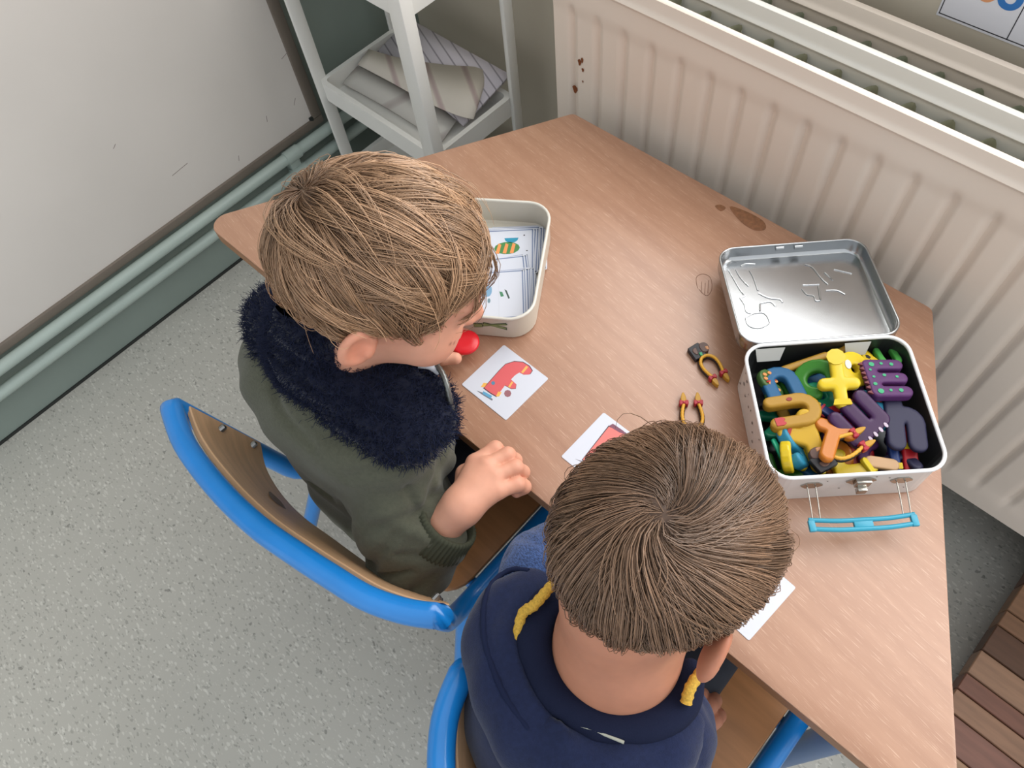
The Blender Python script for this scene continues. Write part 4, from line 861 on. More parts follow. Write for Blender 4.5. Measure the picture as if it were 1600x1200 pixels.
# ================================================================== the two children
def HR(yaw, pitch, roll):
    yaw, pitch, roll = map(math.radians, (yaw, pitch, roll))
    c, s = math.cos(-yaw), math.sin(-yaw); Rz = np.array([[c, -s, 0], [s, c, 0], [0, 0, 1]])
    c, s = math.cos(-pitch), math.sin(-pitch); Rx = np.array([[1, 0, 0], [0, c, -s], [0, s, c]])
    c, s = math.cos(roll), math.sin(roll); Ry = np.array([[c, 0, s], [0, 1, 0], [-s, 0, c]])
    return Rz @ Rx @ Ry
C0 = np.array([0, -.012, .03]); CR = np.array([.072, .088, .075])
def hair_zmin(s):
    az = np.degrees(np.arctan2(np.abs(s[..., 0]), s[..., 1]))
    return np.interp(az, [0, 30, 50, 66, 84, 98, 112, 145, 180], [.50, .47, .34, .08, -.10, -.16, -.48, -.72, -.74])
def head_vf(T, R, neck, h=.0021):
    """head with face, ears and neck in head coordinates (x right, y forward, z up); neck: world points and radii of the chain down to the shoulders"""
    N = [(R.T @ (np.array(p) - T)) for p, r in neck]; nr = [r for p, r in neck]
    lo = np.minimum(np.array([-.10, -.115, -.125]), np.min(N, 0) - .05); hi = np.array([.10, .122, .118])
    hi = np.maximum(hi, np.max(N, 0) + .05)
    def f(P):
        d = ell(P, C0, CR)
        d = smin(d, ell(P, (0, .026, -.022), (.059, .064, .070)), .03)
        d = smin(d, ell(P, (0, .045, -.072), (.034, .040, .030)), .025)
        for sx in (-1, 1): d = smin(d, ell(P, (sx * .034, .052, -.042), (.027, .027, .026)), .02)
        d = smin(d, ell(P, (0, .074, .022), (.046, .016, .020)), .02)
        for sx in (-1, 1): d = smax(d, -ell(P, (sx * .030, .094, -.004), (.018, .014, .011)), .012)
        for sx in (-1, 1): d = smin(d, ell(P, (sx * .029, .070, -.004), (.014, .0135, .011)), .004)      # closed lids over the eyes
        d = smin(d, cone(P, (0, .084, .002), (0, .099, -.027), .006, .0088), .012)
        for sx in (-1, 1): d = smin(d, ell(P, (sx * .0085, .091, -.031), (.0065, .008, .0062)), .006)
        d = smin(d, ell(P, (0, .084, -.056), (.019, .010, .0065)), .006); d = smin(d, ell(P, (0, .0825, -.066), (.016, .010, .0062)), .005)
        d = fold(P, d, [(-.019, .088, -.061), (0, .094, -.0608), (.019, .088, -.061)], .0022, .0022)
        d = smin(d, ell(P, (0, .074, -.089), (.016, .014, .013)), .012)
        for sx in (-1, 1):                                                        # ears
            a = math.radians(28); Re = np.array([[math.cos(a), -sx * math.sin(a), 0], [sx * math.sin(a), math.cos(a), 0], [0, 0, 1.0]])
            e = np.array([sx * .080, -.018, -.018])
            o = ell(P, e, (.0080, .0195, .0265), Re); o = smax(o, -ell(P, e + np.array([sx * .0075, .002, .003]), (.0066, .0122, .0170), Re), .003)
            o = smin(o, ell(P, e + np.array([sx * -.001, .010, -.004]), (.006, .006, .008), Re), .004)
            d = smin(d, o, .006)
        d = smin(d, chain(P, N, nr, .03), .03)
        return d
    V, F = mesh_sdf(f, lo, hi, h, 1, .3)
    # natural skin tints: lips, cheeks, ears, nose, lashes
    c = np.ones((len(V), 3)); 
    def tint(ctr, rad, col, amt):
        nonlocal c
        w = np.exp(-(((V - np.array(ctr)) / np.array(rad)) ** 2).sum(1))[:, None] * amt; c = c * (1 - w) + np.array(col) * c * w
    tint((0, .09, -.061), (.018, .012, .010), (.95, .60, .60), .8)
    for sx in (-1, 1):
        tint((sx * .04, .07, -.04), (.02, .02, .018), (1.0, .80, .78), .6); tint((sx * .078, -.016, -.02), (.02, .025, .035), (1.0, .74, .66), .75)
        tint((sx * .029, .086, -.010), (.014, .008, .0022), (.30, .22, .2), .8); tint((sx * .029, .088, .019), (.016, .012, .003), (.62, .5, .42), .7)
    tint((0, .104, -.03), (.012, .012, .012), (1.0, .78, .74), .6)
    for m_ in ((.046, .076, -.028), (.050, .071, -.0255)): tint(m_, (.0016, .0025, .0016), (.3, .2, .2), .9)
    return V @ R.T + T, F, c
def hair_vf(T, R, seed, whorl, swirl, nclump, N, length, comb, lift, light, clump=.75, stray=.3, tip_lift=.5, rad=(.0006, .0002), fly=0):
    """combed strands growing from a whorl: integrated over the skull, gathered into locks"""
    g = np.random.default_rng(seed)
    s = g.normal(size=(N * 4, 3)); s /= np.linalg.norm(s, axis=1)[:, None]
    s = s[(s[:, 2] - hair_zmin(s)) > 0][:N]; N = len(s)
    w = np.array(whorl, float); w /= np.linalg.norm(w); K = 9
    gi = g.choice(N, nclump, replace=False); D = ((s[:, None, :] - s[None, gi, :]) ** 2).sum(2); cl_ = D.argmin(1); ci = gi[cl_]
    gdir = g.normal(size=(nclump, 3))[cl_] * stray + g.normal(size=(N, 3)) * stray * .25
    ln = length(s, g) * g.uniform(.82, 1.12, nclump)[cl_]; P = [s.copy()]; q = s.copy(); grav = R.T @ np.array([0, 0, -1.0])
    for t in range(1, K):
        dv = q - w; dist = np.linalg.norm(dv, axis=1)[:, None] + 1e-6
        sw = np.cross(w, q); sw /= np.linalg.norm(sw, axis=1)[:, None] + 1e-6
        d = dv / dist + swirl * sw * np.exp(-dist / .7) * np.clip(dist / .15, 0, 1) + comb(q, t / K) + .35 * grav * (t / K) + gdir * np.clip(dist / .5, .1, 1)
        d -= q * (d * q).sum(1)[:, None]; d /= np.linalg.norm(d, axis=1)[:, None] + 1e-6
        q = q + d * (ln / (K - 1) / .08)[:, None]; q /= np.linalg.norm(q, axis=1)[:, None]; P.append(q.copy())
    P = np.stack(P, 1); tt = np.linspace(0, 1, K)[None, :, None]; wgt = clump * tt ** .9
    P = P * (1 - wgt) + (P[ci] + (s - s[ci])[:, None, :] * .20) * wgt
    up = np.interp(tt, [0, .25, .55, .8, 1], [.2, .75, 1, .85, tip_lift])
    cu = g.normal(size=nclump)[cl_][:, None, None]; cs = g.uniform(.25, 1.0, N)[:, None, None]
    lev = 1 + .03 + lift * up * cs * (1 + .28 * cu)
    P = P / (np.linalg.norm(P, axis=2, keepdims=True) + 1e-6) * lev
    X = P * CR + C0
    X = X + g.normal(size=(N, 1, 3)) * .0005 + g.normal(size=(N, 1, 3)) * .0018 * tt ** 2
    if fly:
        fi = g.choice(N, fly, replace=False); X[fi] += (g.normal(size=(fly, 1, 3)) * .012 + (s[fi] * .018)[:, None, :]) * tt ** 1.3
    cc = np.clip(g.uniform(.78, 1.18, nclump)[cl_] * g.uniform(.78, 1.22, N), .5, 1.5) * (.72 + .35 * cs[:, 0, 0])
    base, tip = np.array(light[0]), np.array(light[1])
    col = (base * (1 - tt) + tip * tt) * cc[:, None, None]
    V, F = strands_vf(X @ R.T + T, rad[0], rad[1], 3)
    return V, F, np.repeat(col.reshape(-1, 3), 3, axis=0)
def hair_cap(T, R, h=.003, grow=.0035):
    def f(P):
        s = (P - C0) / CR; s = s / (np.linalg.norm(s, axis=-1, keepdims=True) + 1e-6)
        return smax(ell(P, C0, CR + grow), -(s[..., 2] - hair_zmin(s)) * .05, .004)
    V, F = mesh_sdf(f, (-.09, -.115, -.07), (.09, .09, .12), h); return V @ R.T + T, F
def fuzz(V, F, n, ln, r, seed, pick=None, down=.0):
    g = np.random.default_rng(seed); a, b, c = V[F[:, 0]], V[F[:, 1]], V[F[:, 2]]; nr = np.cross(b - a, c - a); nr /= np.linalg.norm(nr, axis=1)[:, None] + 1e-9
    ctr = V[F].mean(1); idx = np.arange(len(F))
    if pick is not None: idx = idx[pick(ctr, nr)]
    i = g.choice(idx, n); p = ctr[i] + g.normal(size=(n, 3)) * .0012; d = nr[i] + g.normal(size=(n, 3)) * .55; d[:, 2] -= down; d /= np.linalg.norm(d, axis=1)[:, None]
    L_ = ln * g.uniform(.6, 1.3, n)[:, None]; bend = g.normal(size=(n, 3)) * .35
    return strands_vf(np.stack([p, p + d * L_ * .5, p + (d + bend) * L_ * .95], 1), r, r * .4, 3)
def finger(P, pts, r): return chain(P, pts, [r * 1.08, r * 1.02, r * .95, r * .84][:len(pts)], .004)
def hand_vf(wr, arm, mcp, fingers, thumb, r=.0088, h=.0013):
    pts = np.concatenate([np.array([wr, arm]), np.array(mcp)] + [np.array(f) for f in fingers] + [np.array(thumb)]); lo, hi = pts.min(0) - .035, pts.max(0) + .022
    def sd(P):
     d = cone(P, arm, wr, .0235, .0205)
     pal = None
     for m in mcp:
         c = cone(P, np.array(wr) * .75 + np.array(m) * .25, m, .0145, .0102); pal = c if pal is None else smin(pal, c, .014)
     d = smin(d, pal, .018)
     fd = None
     for m, f in zip(mcp, fingers):
         c = finger(P, [m] + list(f), r); fd = c if fd is None else np.minimum(fd, c) + 0
     d = smin(d, fd, .0035)
     d = smin(d, chain(P, thumb, [.0135, .0105, .0088, .0078][:len(thumb)], .005), .006)
     return d
    V, F = mesh_sdf(sd, lo, hi, h, 1, .35); c = np.ones((len(V), 3))
    for m, f in zip(mcp, fingers):
        for q, a in ((np.array(m), .35), (np.array(f[0]), .5), (np.array(f[-1]), .5)):
            w = np.exp(-(((V - q) / .009) ** 2).sum(1))[:, None] * a; c = c * (1 - w) + c * np.array([1.0, .76, .72]) * w
    return V, F, c
def person(label, loc, parts, skin):
    V, F, Cc, n = [], [], [], 0
    for v, f, c in parts: V.append(v); F.append(f + n); Cc.append(c); n += len(v)
    o = mesh_obj('person', np.concatenate(V), np.concatenate(F), skin, None, smooth=True, at=np.array(loc), cols=np.concatenate(Cc)); return tag(o, label, 'person')
def limb_vf(segs, h=.004, k=.02):
    pts = np.concatenate([np.array(p) for p, r in segs]); R_ = max(max(r) for p, r in segs) + .01; 
    def f(P):
        d = None
        for p, r in segs:
            c = chain(P, p, r, k); d = c if d is None else smin(d, c, k)
        return d
    return mesh_sdf(f, pts.min(0) - R_, pts.max(0) + R_, h, 2, .5)
def ones(v): return np.ones((len(v), 3))
def skin_mat(name, rgb): return mat(name, rgb, .5, spec=.35, vary=.05, scale=60, sss=.12, attr='tint')
def cuff(name, ctr, axis, r0, r1, ln, ribs, m, parent, amp=.0009):
    a = np.array(axis, float); a /= np.linalg.norm(a); u = np.cross(a, [0, 0, 1.0]); u /= np.linalg.norm(u); w = np.cross(a, u); n = ribs * 4
    rings = []
    for t, r, s in ((0, r0 - .004, 0), (0, r0, 1), (.15, r0 + .0015, 1), (.5, (r0 + r1) / 2 + .001, 1), (.85, r1 + .0015, 1), (1, r1, 1), (1.0, r1 - .004, 0), (.6, r1 - .0055, 0)):
        rings.append([np.array(ctr) + a * (t * ln) + (r + s * amp * math.cos(k2 * math.pi / 2)) * (math.cos(2 * math.pi * k2 / n) * u + math.sin(2 * math.pi * k2 / n) * w) for k2 in range(n)])
    v, f = loft_vf(rings, False, False); o = mesh_obj(name, v, f, m, parent, smooth=True); fix_normals(o); return o
def surf_px(f, u, v):
    """the point of a surface f seen at a picture position"""
    d = CAM_R.T @ np.array([(u - 800) / CAM_F, (v - 600) / CAM_F, 1.0]); t = np.linspace(.4, 1.5, 700); P = (CAM_C + t[:, None] * d).astype(np.float32)
    s = f(P); i = int(np.argmax(s < 0)) if (s < 0).any() else int(np.argmin(s)); return P[i].astype(float)
def creases(f, lines, w, depth):
    L_ = [[surf_px(f, u, v) for u, v in spline(q, 3)[:, :2]] for q in lines]
    def g(P):
        d = f(P)
        for q in L_: d = fold(P, d, q, w, depth)
        return d
    return g
def wave_noise(P, amp, seed, sc=(38, 30, 34)):
    g = np.random.default_rng(seed); d = 0
    for i in range(5):
        k_ = g.normal(size=3) * np.array(sc) * (1 + .5 * i); d = d + np.sin(P @ k_.astype(np.float32) + g.uniform(0, 6.28)) / (1 + i * .7)
    return amp * d

# ------------------------------------------------------------------ blond child in the olive hoodie
T1 = np.array([.212, -.512, .268]); R1 = HR(45.6, 24, -7)
SK1 = skin_mat('skin_fair', (216, 158, 133))
h1 = head_vf(T1, R1, [(T1 + R1 @ np.array([0, -.012, -.05]), .038), (T1 + R1 @ np.array([0, -.022, -.110]), .034), (np.array([.168, -.580, .07]), .038)])
HO = np.array([-.007, -.004, -.001])
WR = np.array([.352, -.590, .028]) + HO; ARM = np.array([.343, -.620, .002]) + HO
def off(l, o): return [tuple(np.array(p) + o) for p in l]
hr1 = hand_vf(WR, ARM, off([(.327, -.536, .034), (.342, -.531, .039), (.3575, -.534, .038), (.371, -.543, .032)], HO),
              [off(q, HO) for q in ([(.3325, -.507, .033), (.336, -.502, .015), (.336, -.515, .0095)], [(.350, -.504, .036), (.3535, -.498, .016), (.352, -.513, .0095)], [(.3665, -.509, .034), (.3705, -.503, .015), (.368, -.517, .0095)], [(.380, -.521, .027), (.3835, -.515, .0135), (.380, -.524, .0095)])],
              off([(.338, -.568, .020), (.322, -.550, .018), (.322, -.533, .014), (.333, -.521, .0115)], HO))
WL = np.array([.128, -.497, .030]); AL_ = np.array([.095, -.520, .032])
hl1 = hand_vf(WL, AL_, [(.158, -.466, .022), (.150, -.454, .023), (.139, -.448, .023), (.127, -.449, .022)],
              [[(.172, -.448, .0135), (.182, -.438, .0095), (.186, -.428, .0085)], [(.163, -.434, .0135), (.173, -.424, .0095), (.179, -.416, .0085)], [(.150, -.426, .0135), (.160, -.414, .0095), (.167, -.408, .0085)], [(.136, -.428, .0135), (.147, -.418, .0095), (.155, -.412, .0085)]],
              [(.140, -.490, .024), (.162, -.476, .024), (.183, -.462, .024), (.1965, -.4515, .024)])
b1v, b1f = limb_vf([([(.165, -.60, .05), (.185, -.61, -.09)], [.05, .06]), ([(.248, -.60, .058), (.318, -.658, -.045), ARM], [.032, .028, .0225]), ([(.075, -.570, .050), (.048, -.578, .0), (.095, -.520, .032)], [.032, .027, .021]),
                    ([(.23, -.57, -.125), (.25, -.36, -.13), (.25, -.36, -.42)], [.04, .042, .03]), ([(.14, -.57, -.125), (.13, -.35, -.13), (.13, -.35, -.42)], [.04, .042, .03])], .006)
ch1 = person('blond child in an olive hoodie with navy fleece, seated at the left of the table', (.18, -.55, ZF), [h1, hr1, hl1, (b1v, b1f, ones(b1v))], SK1)
# hair
def len1(s, g):
    L_ = .072 + .052 * np.clip(s[:, 2], 0, 1) + .006 * np.clip(s[:, 1], 0, 1); return L_ * np.where(s[:, 2] < -.1, .55, 1) * g.uniform(.7, 1.1, len(s))
def comb1(q, t): return np.stack([.25 * q[:, 0], .45 * np.clip(q[:, 2] + .2, 0, 1), -.25 * np.clip(.5 - q[:, 2], 0, 1)], 1)
HM1 = mat('hair_blond_strands', (200, 160, 120), .36, spec=.6, attr='tint')
v, f, c = hair_vf(T1, R1, 11, (-.06, -.80, .62), .30, 200, 13500, len1, comb1, .165, (s2l((124, 94, 71)), s2l((200, 160, 124))), .86, .40, .45, (.0005, .00018), 70)
hc = mesh_obj('hair', v, f, HM1, ch1, smooth=True, cols=c); hc['label'] = 'tousled light brown to blond hair'
v, f = hair_cap(T1, R1); mesh_obj('scalp_hair', v, f, mat('hair_blond_roots', (104, 76, 54), .6, vary=.2, scale=300), hc, smooth=True)
# hoodie
M_OLV = mat('olive_sweat_cloth', (82, 83, 70), .9, spec=.2, vary=.10, scale=260, bump=.35, bscale=900, sheen=.15)
CA, CB = np.array([.334, -.630, -.010]), WR + np.array([-.002, -.003, -.007])           # the right cuff's start, towards the wrist
def f_hood1(P):
    d = ell(P, (.165, -.608, .015), (.108, .078, .115)); d = smin(d, ell(P, (.190, -.612, -.110), (.112, .084, .085)), .06)
    d = smin(d, chain(P, [(.095, -.575, .070), (.165, -.592, .085), (.240, -.600, .072)], [.050, .053, .054], .03), .04)
    arm = chain(P, [(.248, -.602, .064), (.286, -.640, .002), (.322, -.664, -.046)], [.056, .052, .048], .02); arm = smin(arm, chain(P, [(.322, -.664, -.046), CA], [.048, .040], .01), .012)
    d = smin(d, arm, .014)
    d = smin(d, chain(P, [(.085, -.572, .050), (.052, -.580, .002), (.095, -.520, .034)], [.048, .042, .034], .02), .02)
    hood = ell(P, (.148, -.620, .066), (.130, .064, .060)); hood = smin(hood, ell(P, (.250, -.602, .090), (.058, .048, .036)), .04); hood = smin(hood, ell(P, (.070, -.604, .086), (.050, .045, .042)), .03)
    d = smin(d, hood, .005)
    d = smin(d, ell(P, (.232, -.566, .030), (.066, .046, .078)), .02)
    for pts, w_, dp in (([(.06, -.645, .03), (.12, -.672, .0), (.20, -.68, -.01)], .007, .006), ([(.255, -.67, -.03), (.30, -.70, -.06)], .006, .006), ([(.30, -.62, .075), (.322, -.628, .04), (.352, -.622, .03)], .005, .007), ([(.29, -.68, .03), (.33, -.672, .02), (.36, -.645, .018)], .005, .006), ([(.262, -.640, .075), (.312, -.610, .045), (.318, -.585, .02)], .006, .007), ([(.275, -.672, .02), (.318, -.640, .02), (.334, -.612, .02)], .006, .007), ([(.292, -.700, -.02), (.330, -.668, .0), (.340, -.640, .022)], .006, .006), ([(.318, -.72, -.04), (.352, -.69, -.03), (.366, -.66, -.01)], .007, .005),
                        ([(.30, -.655, .055), (.345, -.640, .03)], .008, -.005), ([(.285, -.690, .0), (.34, -.655, .02)], .009, -.005), ([(.16, -.70, -.02), (.24, -.69, -.05), (.27, -.66, -.04)], .008, .005), ([(.285, -.58, .07), (.28, -.545, .03), (.285, -.53, -.01)], .006, .006), ([(.265, -.57, .08), (.262, -.54, .05)], .006, .005), ([(.29, -.72, -.05), (.31, -.71, -.02), (.345, -.67, .0)], .005, .006)):
        d = fold(P, d, pts, w_, dp * 1.35)
    return d + wave_noise(P, .0016, 3)
F1 = creases(f_hood1, [[(670, 793), (641, 807), (587, 824), (556, 841)], [(658, 802), (619, 836), (582, 887)], [(630, 704), (587, 733), (539, 748)], [(684, 674), (687, 717), (670, 773), (667, 796)], [(697, 668), (697, 702), (686, 734)], [(593, 864), (579, 895), (585, 923)], [(545, 802), (550, 841)], [(420, 560), (440, 640), (490, 700)]], .0052, .0065)
F1 = creases(F1, [[(664, 780), (628, 792), (580, 808)], [(640, 830), (604, 868), (592, 890)], [(676, 700), (672, 745)]], .007, -.0040)
V, F = mesh_sdf(F1, (-.06, -.745, -.22), (.43, -.465, .175), .0040, 2, .5)
hd1 = mesh_obj('hoodie', V, F, M_OLV, ch1, smooth=True); hd1['label'] = 'olive green hooded sweatshirt'
cuff('cuff', CA, CB - CA, .0395, .0360, .034, 46, mat('olive_rib', (66, 68, 55), .9, spec=.2), hd1, .0011)
cuff('cuff', (.085, -.527, .033), WL - np.array([.085, -.527, .033]), .033, .030, .024, 40, MATS['olive_rib'], hd1)
M_FLC = mat('navy_fleece', (24, 28, 46), .95, spec=.15, vary=.25, scale=90, sheen=.3)
def f_flc(P):
    d = ell(P, (.160, -.580, .118), (.138, .060, .045)); d = smin(d, ell(P, (.262, -.566, .118), (.050, .050, .034)), .03); d = smin(d, ell(P, (.078, -.578, .125), (.058, .044, .042)), .03)
    d = smin(d, ell(P, (.180, -.572, .142), (.080, .050, .035)), .03)
    d = smin(d, ell(P, hit(497, 572, .170), (.040, .034, .034)), .02)
    d = smin(d, chain(P, [T1 + R1 @ np.array([-.01, -.052, -.135]), T1 + R1 @ np.array([0, -.056, -.085]), T1 + R1 @ np.array([.004, -.058, -.066])], [.050, .040, .030], .02), .02)
    return fold(P, d, [(.10, -.63, .14), (.16, -.61, .17), (.24, -.62, .14)], .008, .004) + wave_noise(P, .0018, 9, (70, 70, 60))
V, F = mesh_sdf(f_flc, (-.03, -.665, .04), (.345, -.46, .25), .0034); fl = mesh_obj('fleece_lining', V, F, M_FLC, hd1, smooth=True); fl['label'] = 'dark navy fluffy fleece hood lining'
v, f = fuzz(V, F, 16000, .0070, .00048, 5, lambda c_, n_: (n_[:, 2] > -.3)); o = mesh_obj('fleece_pile', v, f, mat('navy_pile', (30, 36, 60), .9, spec=.2), hd1); o['kind'] = 'stuff'
# zip and shirt collar
zp = spline([hit(682, 570, .158), hit(692, 585, .156), hit(699, 605, .150), hit(704, 630, .135), hit(714, 660, .11)], 6)
tube('zip', zp, [.0028 + .0008 * (i % 2) for i in range(len(zp))], mat('zip_metal', (120, 122, 120), .35, metal=.8), hd1, 8)
tube('shirt_collar', spline([hit(655, 569, .158), hit(672, 571, .158), hit(686, 580, .150)], 5), .005, mat('pale_grey_shirt', (196, 198, 206), .8), ch1, 8)
v, f = limb_vf([([(.185, -.605, -.135), (.20, -.60, -.14)], [.070, .070]), ([(.235, -.58, -.135), (.25, -.36, -.137), (.25, -.355, -.47)], [.052, .048, .040]), ([(.14, -.57, -.135), (.13, -.35, -.137), (.13, -.345, -.47)], [.052, .048, .040])], .006)
mesh_obj('trousers', v, f, mat('dark_trousers', (44, 48, 58), .85, vary=.1, scale=80), ch1, smooth=True)
for x in (.13, .25):
    v, f = limb_vf([([(x, -.36, -.50), (x, -.30, -.508)], [.034, .028])], .005); v[:, 2] = np.maximum(v[:, 2], ZF); mesh_obj('shoe', v, f, mat('dark_shoe', (50, 50, 56), .6), ch1, smooth=True)

# ------------------------------------------------------------------ brown-haired child in the navy hoodie
T2 = np.array([.572, -.542, .232]); R2 = HR(12, 30, -7)
SK2 = skin_mat('skin_shaded', (188, 130, 104))  # skin colour darkened to carry the head's shade on the neck
nb2 = np.array([.580, -.602, .120])
h2 = head_vf(T2, R2, [(T2 + R2 @ np.array([0, -.028, -.045]), .050), (nb2, .051), (np.array([.585, -.622, .075]), .055)])
H2 = np.array([-.040, -.055, -.032])
WR2 = np.array([.716, -.560, -.06]) + H2; AR2 = np.array([.712, -.600, -.045]) + H2
hr2 = hand_vf(WR2, AR2, off([(.690, -.520, -.068), (.703, -.512, -.062), (.716, -.512, -.064), (.727, -.518, -.070)], H2),
              [off(q, H2) for q in ([(.686, -.498, -.074), (.686, -.488, -.084), (.690, -.494, -.090)], [(.701, -.489, -.068), (.701, -.479, -.080), (.704, -.485, -.088)], [(.716, -.489, -.070), (.717, -.480, -.081), (.718, -.486, -.089)], [(.729, -.497, -.076), (.730, -.489, -.085), (.730, -.495, -.091)])],
              off([(.700, -.550, -.072), (.684, -.535, -.078), (.676, -.518, -.082), (.676, -.504, -.084)], H2))
WL2 = np.array([.520, -.470, .030]); AL2 = np.array([.498, -.505, .034])
hl2 = hand_vf(WL2, AL2, [(.550, -.432, .030), (.538, -.424, .032), (.526, -.421, .031), (.514, -.425, .028)],
              [[(.562, -.416, .024), (.570, -.407, .016), (.575, -.400, .011)], [(.548, -.404, .025), (.555, -.394, .016), (.560, -.387, .011)], [(.533, -.401, .024), (.538, -.390, .016), (.542, -.383, .011)], [(.517, -.407, .022), (.520, -.398, .015), (.523, -.392, .011)]],
              [(.532, -.465, .022), (.550, -.458, .016), (.566, -.447, .0125), (.577, -.436, .011)])
b2v, b2f = limb_vf([([(.592, -.66, .04), (.62, -.66, -.09)], [.05, .06]), ([(.645, -.630, .045), (.682, -.665, -.040), AR2], [.032, .028, .0225]), ([(.50, -.62, .055), (.466, -.580, .018), AL2], [.032, .027, .021]),
                    ([(.630, -.61, -.125), (.625, -.36, -.13), (.625, -.36, -.42)], [.04, .042, .03]), ([(.575, -.61, -.125), (.535, -.36, -.13), (.535, -.36, -.42)], [.04, .042, .03])], .006)
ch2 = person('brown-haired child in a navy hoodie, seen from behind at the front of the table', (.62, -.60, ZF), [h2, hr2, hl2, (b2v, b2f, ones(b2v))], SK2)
def len2(s, g):
    L_ = .082 + .040 * np.clip(s[:, 2], 0, 1); side = np.clip(np.abs(s[:, 0]) - .55, 0, 1) * (s[:, 2] < .3) * (s[:, 1] < .25); L_ = L_ + .022 * np.clip(s[:, 1] - .2, 0, 1) * (s[:, 0] > .2); return L_ * np.where(s[:, 2] < -.1, .50, 1) * (1 - .75 * side) * g.uniform(.8, 1.08, len(s))
def comb2(q, t): return np.stack([-.12 + .15 * q[:, 0], .18 * np.clip(q[:, 1] + .4, 0, 1), -.35 * np.clip(.5 - q[:, 2], 0, 1)], 1)
HM2 = mat('hair_brown_strands', (150, 120, 90), .33, spec=.65, attr='tint')
v, f, c = hair_vf(T2, R2, 23, (.16, -.60, .78), 1.15, 220, 20000, len2, comb2, .122, (s2l((112, 86, 67)), s2l((156, 122, 96))), .50, .12, .02, (.00044, .00017), 6)
hc = mesh_obj('hair', v, f, HM2, ch2, smooth=True, cols=c); hc['label'] = 'smooth mid-brown hair swirling from the crown'
v, f = hair_cap(T2, R2); mesh_obj('scalp_hair', v, f, mat('hair_brown_roots', (78, 56, 42), .6, vary=.2, scale=300), hc, smooth=True)
M_NVY = mat('navy_sweat_cloth', (28, 37, 68), .9, spec=.2, vary=.14, scale=240, bump=.35, bscale=900, sheen=.15)
M_HTH = mat('heather_blue_cloth', (58, 80, 126), .9, spec=.2, vary=.75, scale=330, bump=.4, bscale=900, sheen=.2, stretch=(1, 3, 1, 0, 0, .6))
def f_hood2(P):
    d = ell(P, (.585, -.690, .005), (.112, .080, .110)); d = smin(d, ell(P, (.620, -.675, -.110), (.115, .090, .085)), .06)
    d = smin(d, chain(P, [(.515, -.640, .062), (.59, -.668, .068), (.648, -.632, .050)], [.050, .053, .053], .03), .04)
    d = smin(d, chain(P, [(.648, -.625, .048), (.686, -.664, -.040), AR2], [.055, .046, .036], .02), .02)
    d = smax(d, -cone(P, nb2 + np.array([0, .02, .06]), (.588, -.645, .085), .060, .055), .010)
    d = fold(P, d, [(.665, -.575, .09), (.69, -.60, .06), (.705, -.64, .02)], .006, .005); d = fold(P, d, [(.645, -.58, .10), (.665, -.62, .09), (.685, -.67, .04)], .006, .005); d = fold(P, d, [(.69, -.575, .05), (.715, -.60, .02)], .006, .004)
    return d + wave_noise(P, .0014, 4)
F2 = creases(f_hood2, [[(1085, 1077), (1113, 1112), (1127, 1158)], [(1113, 1060), (1137, 1095), (1151, 1130)], [(1144, 1170), (1120, 1198)], [(1060, 1110), (1085, 1150), (1095, 1195)]], .005, .006)
V, F = mesh_sdf(F2, (.40, -.80, -.22), (.80, -.46, .17), .0040, 2, .5)
hd2 = mesh_obj('hoodie', V, F, M_NVY, ch2, smooth=True); hd2['label'] = 'navy blue hooded sweatshirt'
def f_slv(P):
    d = chain(P, [(.500, -.625, .058), (.476, -.582, .044), (.496, -.512, .038)], [.050, .050, .038], .02)
    d = fold(P, d, [(.435, -.60, .07), (.49, -.575, .09)], .005, .005); d = fold(P, d, [(.430, -.57, .05), (.49, -.545, .08)], .006, .005); return d + wave_noise(P, .0014, 6)
V, F = mesh_sdf(creases(f_slv, [[(864, 864), (842, 845), (812, 838)], [(858, 838), (830, 822), (806, 820)], [(790, 850), (770, 870)]], .005, .006), (.40, -.70, -.06), (.60, -.46, .16), .0040); mesh_obj('sleeve', V, F, M_HTH, hd2, smooth=True)['label'] = 'heather blue left sleeve'
cuff('cuff', (.491, -.518, .034), WL2 - np.array([.491, -.518, .034]), .035, .031, .026, 40, mat('navy_rib', (34, 44, 80), .9, spec=.2), hd2)
cuff('cuff', AR2 + np.array([0, -.01, 0]), WR2 - AR2, .036, .032, .026, 40, MATS['navy_rib'], hd2)
# hood lying open on the shoulders: a thick rolled edge around the collar
def ringtube(pts, rad, h, k, noise, seed, folds=(), flat=1.0):
    p = spline(pts, 3); r = np.interp(np.linspace(0, 1, len(p)), np.linspace(0, 1, len(rad)), rad); R_ = max(rad) + .012
    def f(P):
        d = None
        for i in range(len(p) - 1):
            c = cone(P, p[i], p[i + 1], r[i], r[i + 1]); d = c if d is None else smin(d, c, k)
        for q, w_, dp in folds: d = fold(P, d, q, w_, dp)
        return d + wave_noise(P, noise, seed)
    ringtube.f = f
    return mesh_sdf(f, p.min(0) - R_, p.max(0) + R_, h, 1, .5)
V, F = ringtube([(.488, -.604, .088), (.480, -.634, .092), (.492, -.671, .094), (.532, -.698, .095), (.584, -.706, .094), (.632, -.690, .093), (.660, -.646, .092), (.664, -.606, .084)], [.014, .028, .031, .033, .034, .033, .028, .014], .0034, .01, .0015, 8,
                [([(.470, -.615, .125), (.482, -.670, .130), (.53, -.70, .134), (.585, -.71, .132), (.64, -.69, .13), (.665, -.645, .125)], .005, .006), ([(.500, -.66, .125), (.545, -.685, .13), (.60, -.69, .13)], .006, -.004)])
mesh_obj('hood', V, F, M_NVY, hd2, smooth=True); HOOD2 = ringtube.f
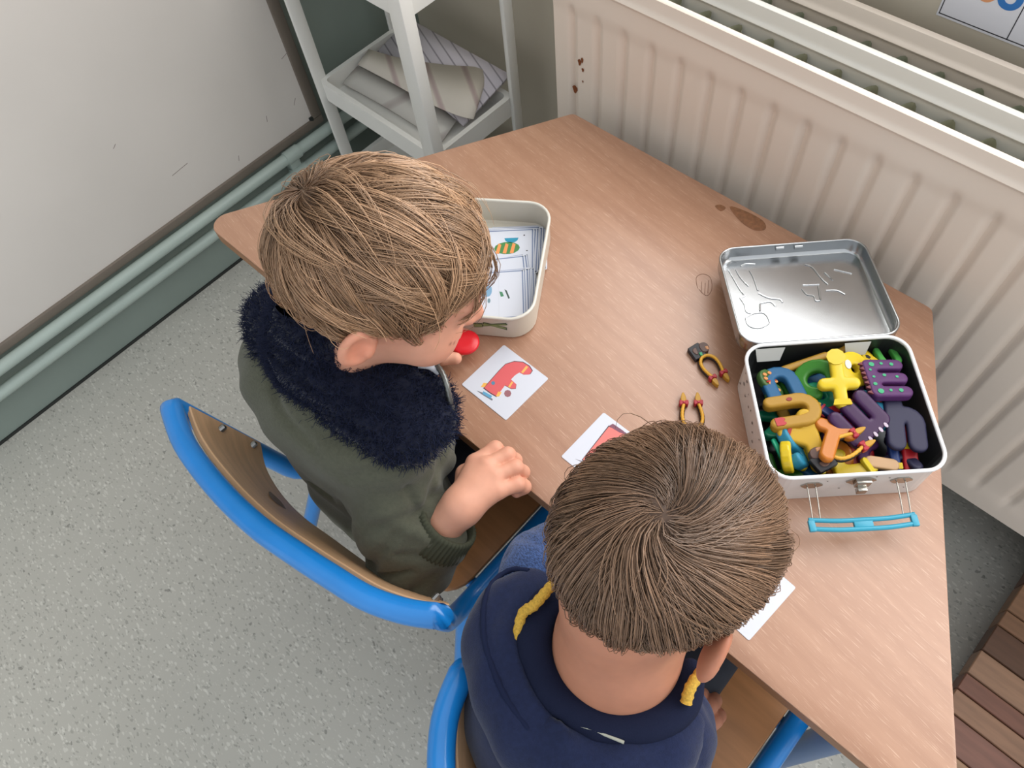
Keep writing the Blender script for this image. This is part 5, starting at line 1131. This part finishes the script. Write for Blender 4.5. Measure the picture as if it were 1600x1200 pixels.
p = spline([surf_px(HOOD2, u, w_) for u, w_ in ((826, 892), (800, 890), (775, 905), (760, 930), (755, 965), (758, 1005), (772, 1050), (795, 1098), (826, 1140))], 4); tube('hood_hem', p, [.0026 + .0005 * (i % 2) for i in range(len(p))], mat('navy_hem', (24, 32, 60), .9, spec=.2), hd2, 8)
V, F = ringtube([(.518, -.585, .112), (.508, -.618, .117), (.520, -.650, .119), (.560, -.670, .119), (.608, -.664, .117), (.642, -.632, .114), (.651, -.598, .110), (.640, -.572, .104)], [.010, .014, .015, .015, .015, .014, .013, .010], .003, .008, .0005, 12)
mesh_obj('collar', V, F, mat('dark_navy_jersey', (22, 28, 52), .9, spec=.2, bump=.3, bscale=900), hd2, smooth=True)
M_CORD = mat('yellow_cord', (206, 164, 62), .8, vary=.25, scale=500, bump=.5, bscale=700)
for pts in ([(868, 908, .142), (852, 926, .146), (834, 946, .142), (817, 958, .136), (810, 985, .128), (808, 1010, .118)], [(1110, 1040, .125), (1094, 1052, .134), (1079, 1074, .136), (1072, 1098, .130)]):
    p = spline([hit(u, w_, z) for u, w_, z in pts], 6); tube('drawstring', p, [.0050 + .0005 * math.sin(i * 2.2) for i in range(len(p))], M_CORD, hd2, 8)
p = spline([hit(895, 1132, .128), hit(925, 1140, .130), hit(975, 1160, .128)], 5); tube('neck_tape', p, .0014, mat('pale_tape', (170, 172, 160), .8), hd2, 6)
v, f = limb_vf([([(.62, -.675, -.135), (.63, -.67, -.14)], [.072, .072]), ([(.630, -.61, -.135), (.625, -.36, -.137), (.625, -.355, -.47)], [.052, .048, .040]), ([(.575, -.61, -.135), (.535, -.36, -.137), (.535, -.355, -.47)], [.052, .048, .040])], .006)
mesh_obj('trousers', v, f, mat('dark_trousers', (44, 48, 58), .85, vary=.1, scale=80), ch2, smooth=True)
for x in (.535, .625):
    v, f = limb_vf([([(x, -.37, -.50), (x, -.31, -.508)], [.034, .028])], .005); v[:, 2] = np.maximum(v[:, 2], ZF); mesh_obj('shoe', v, f, mat('dark_shoe', (50, 50, 56), .6), ch2, smooth=True)
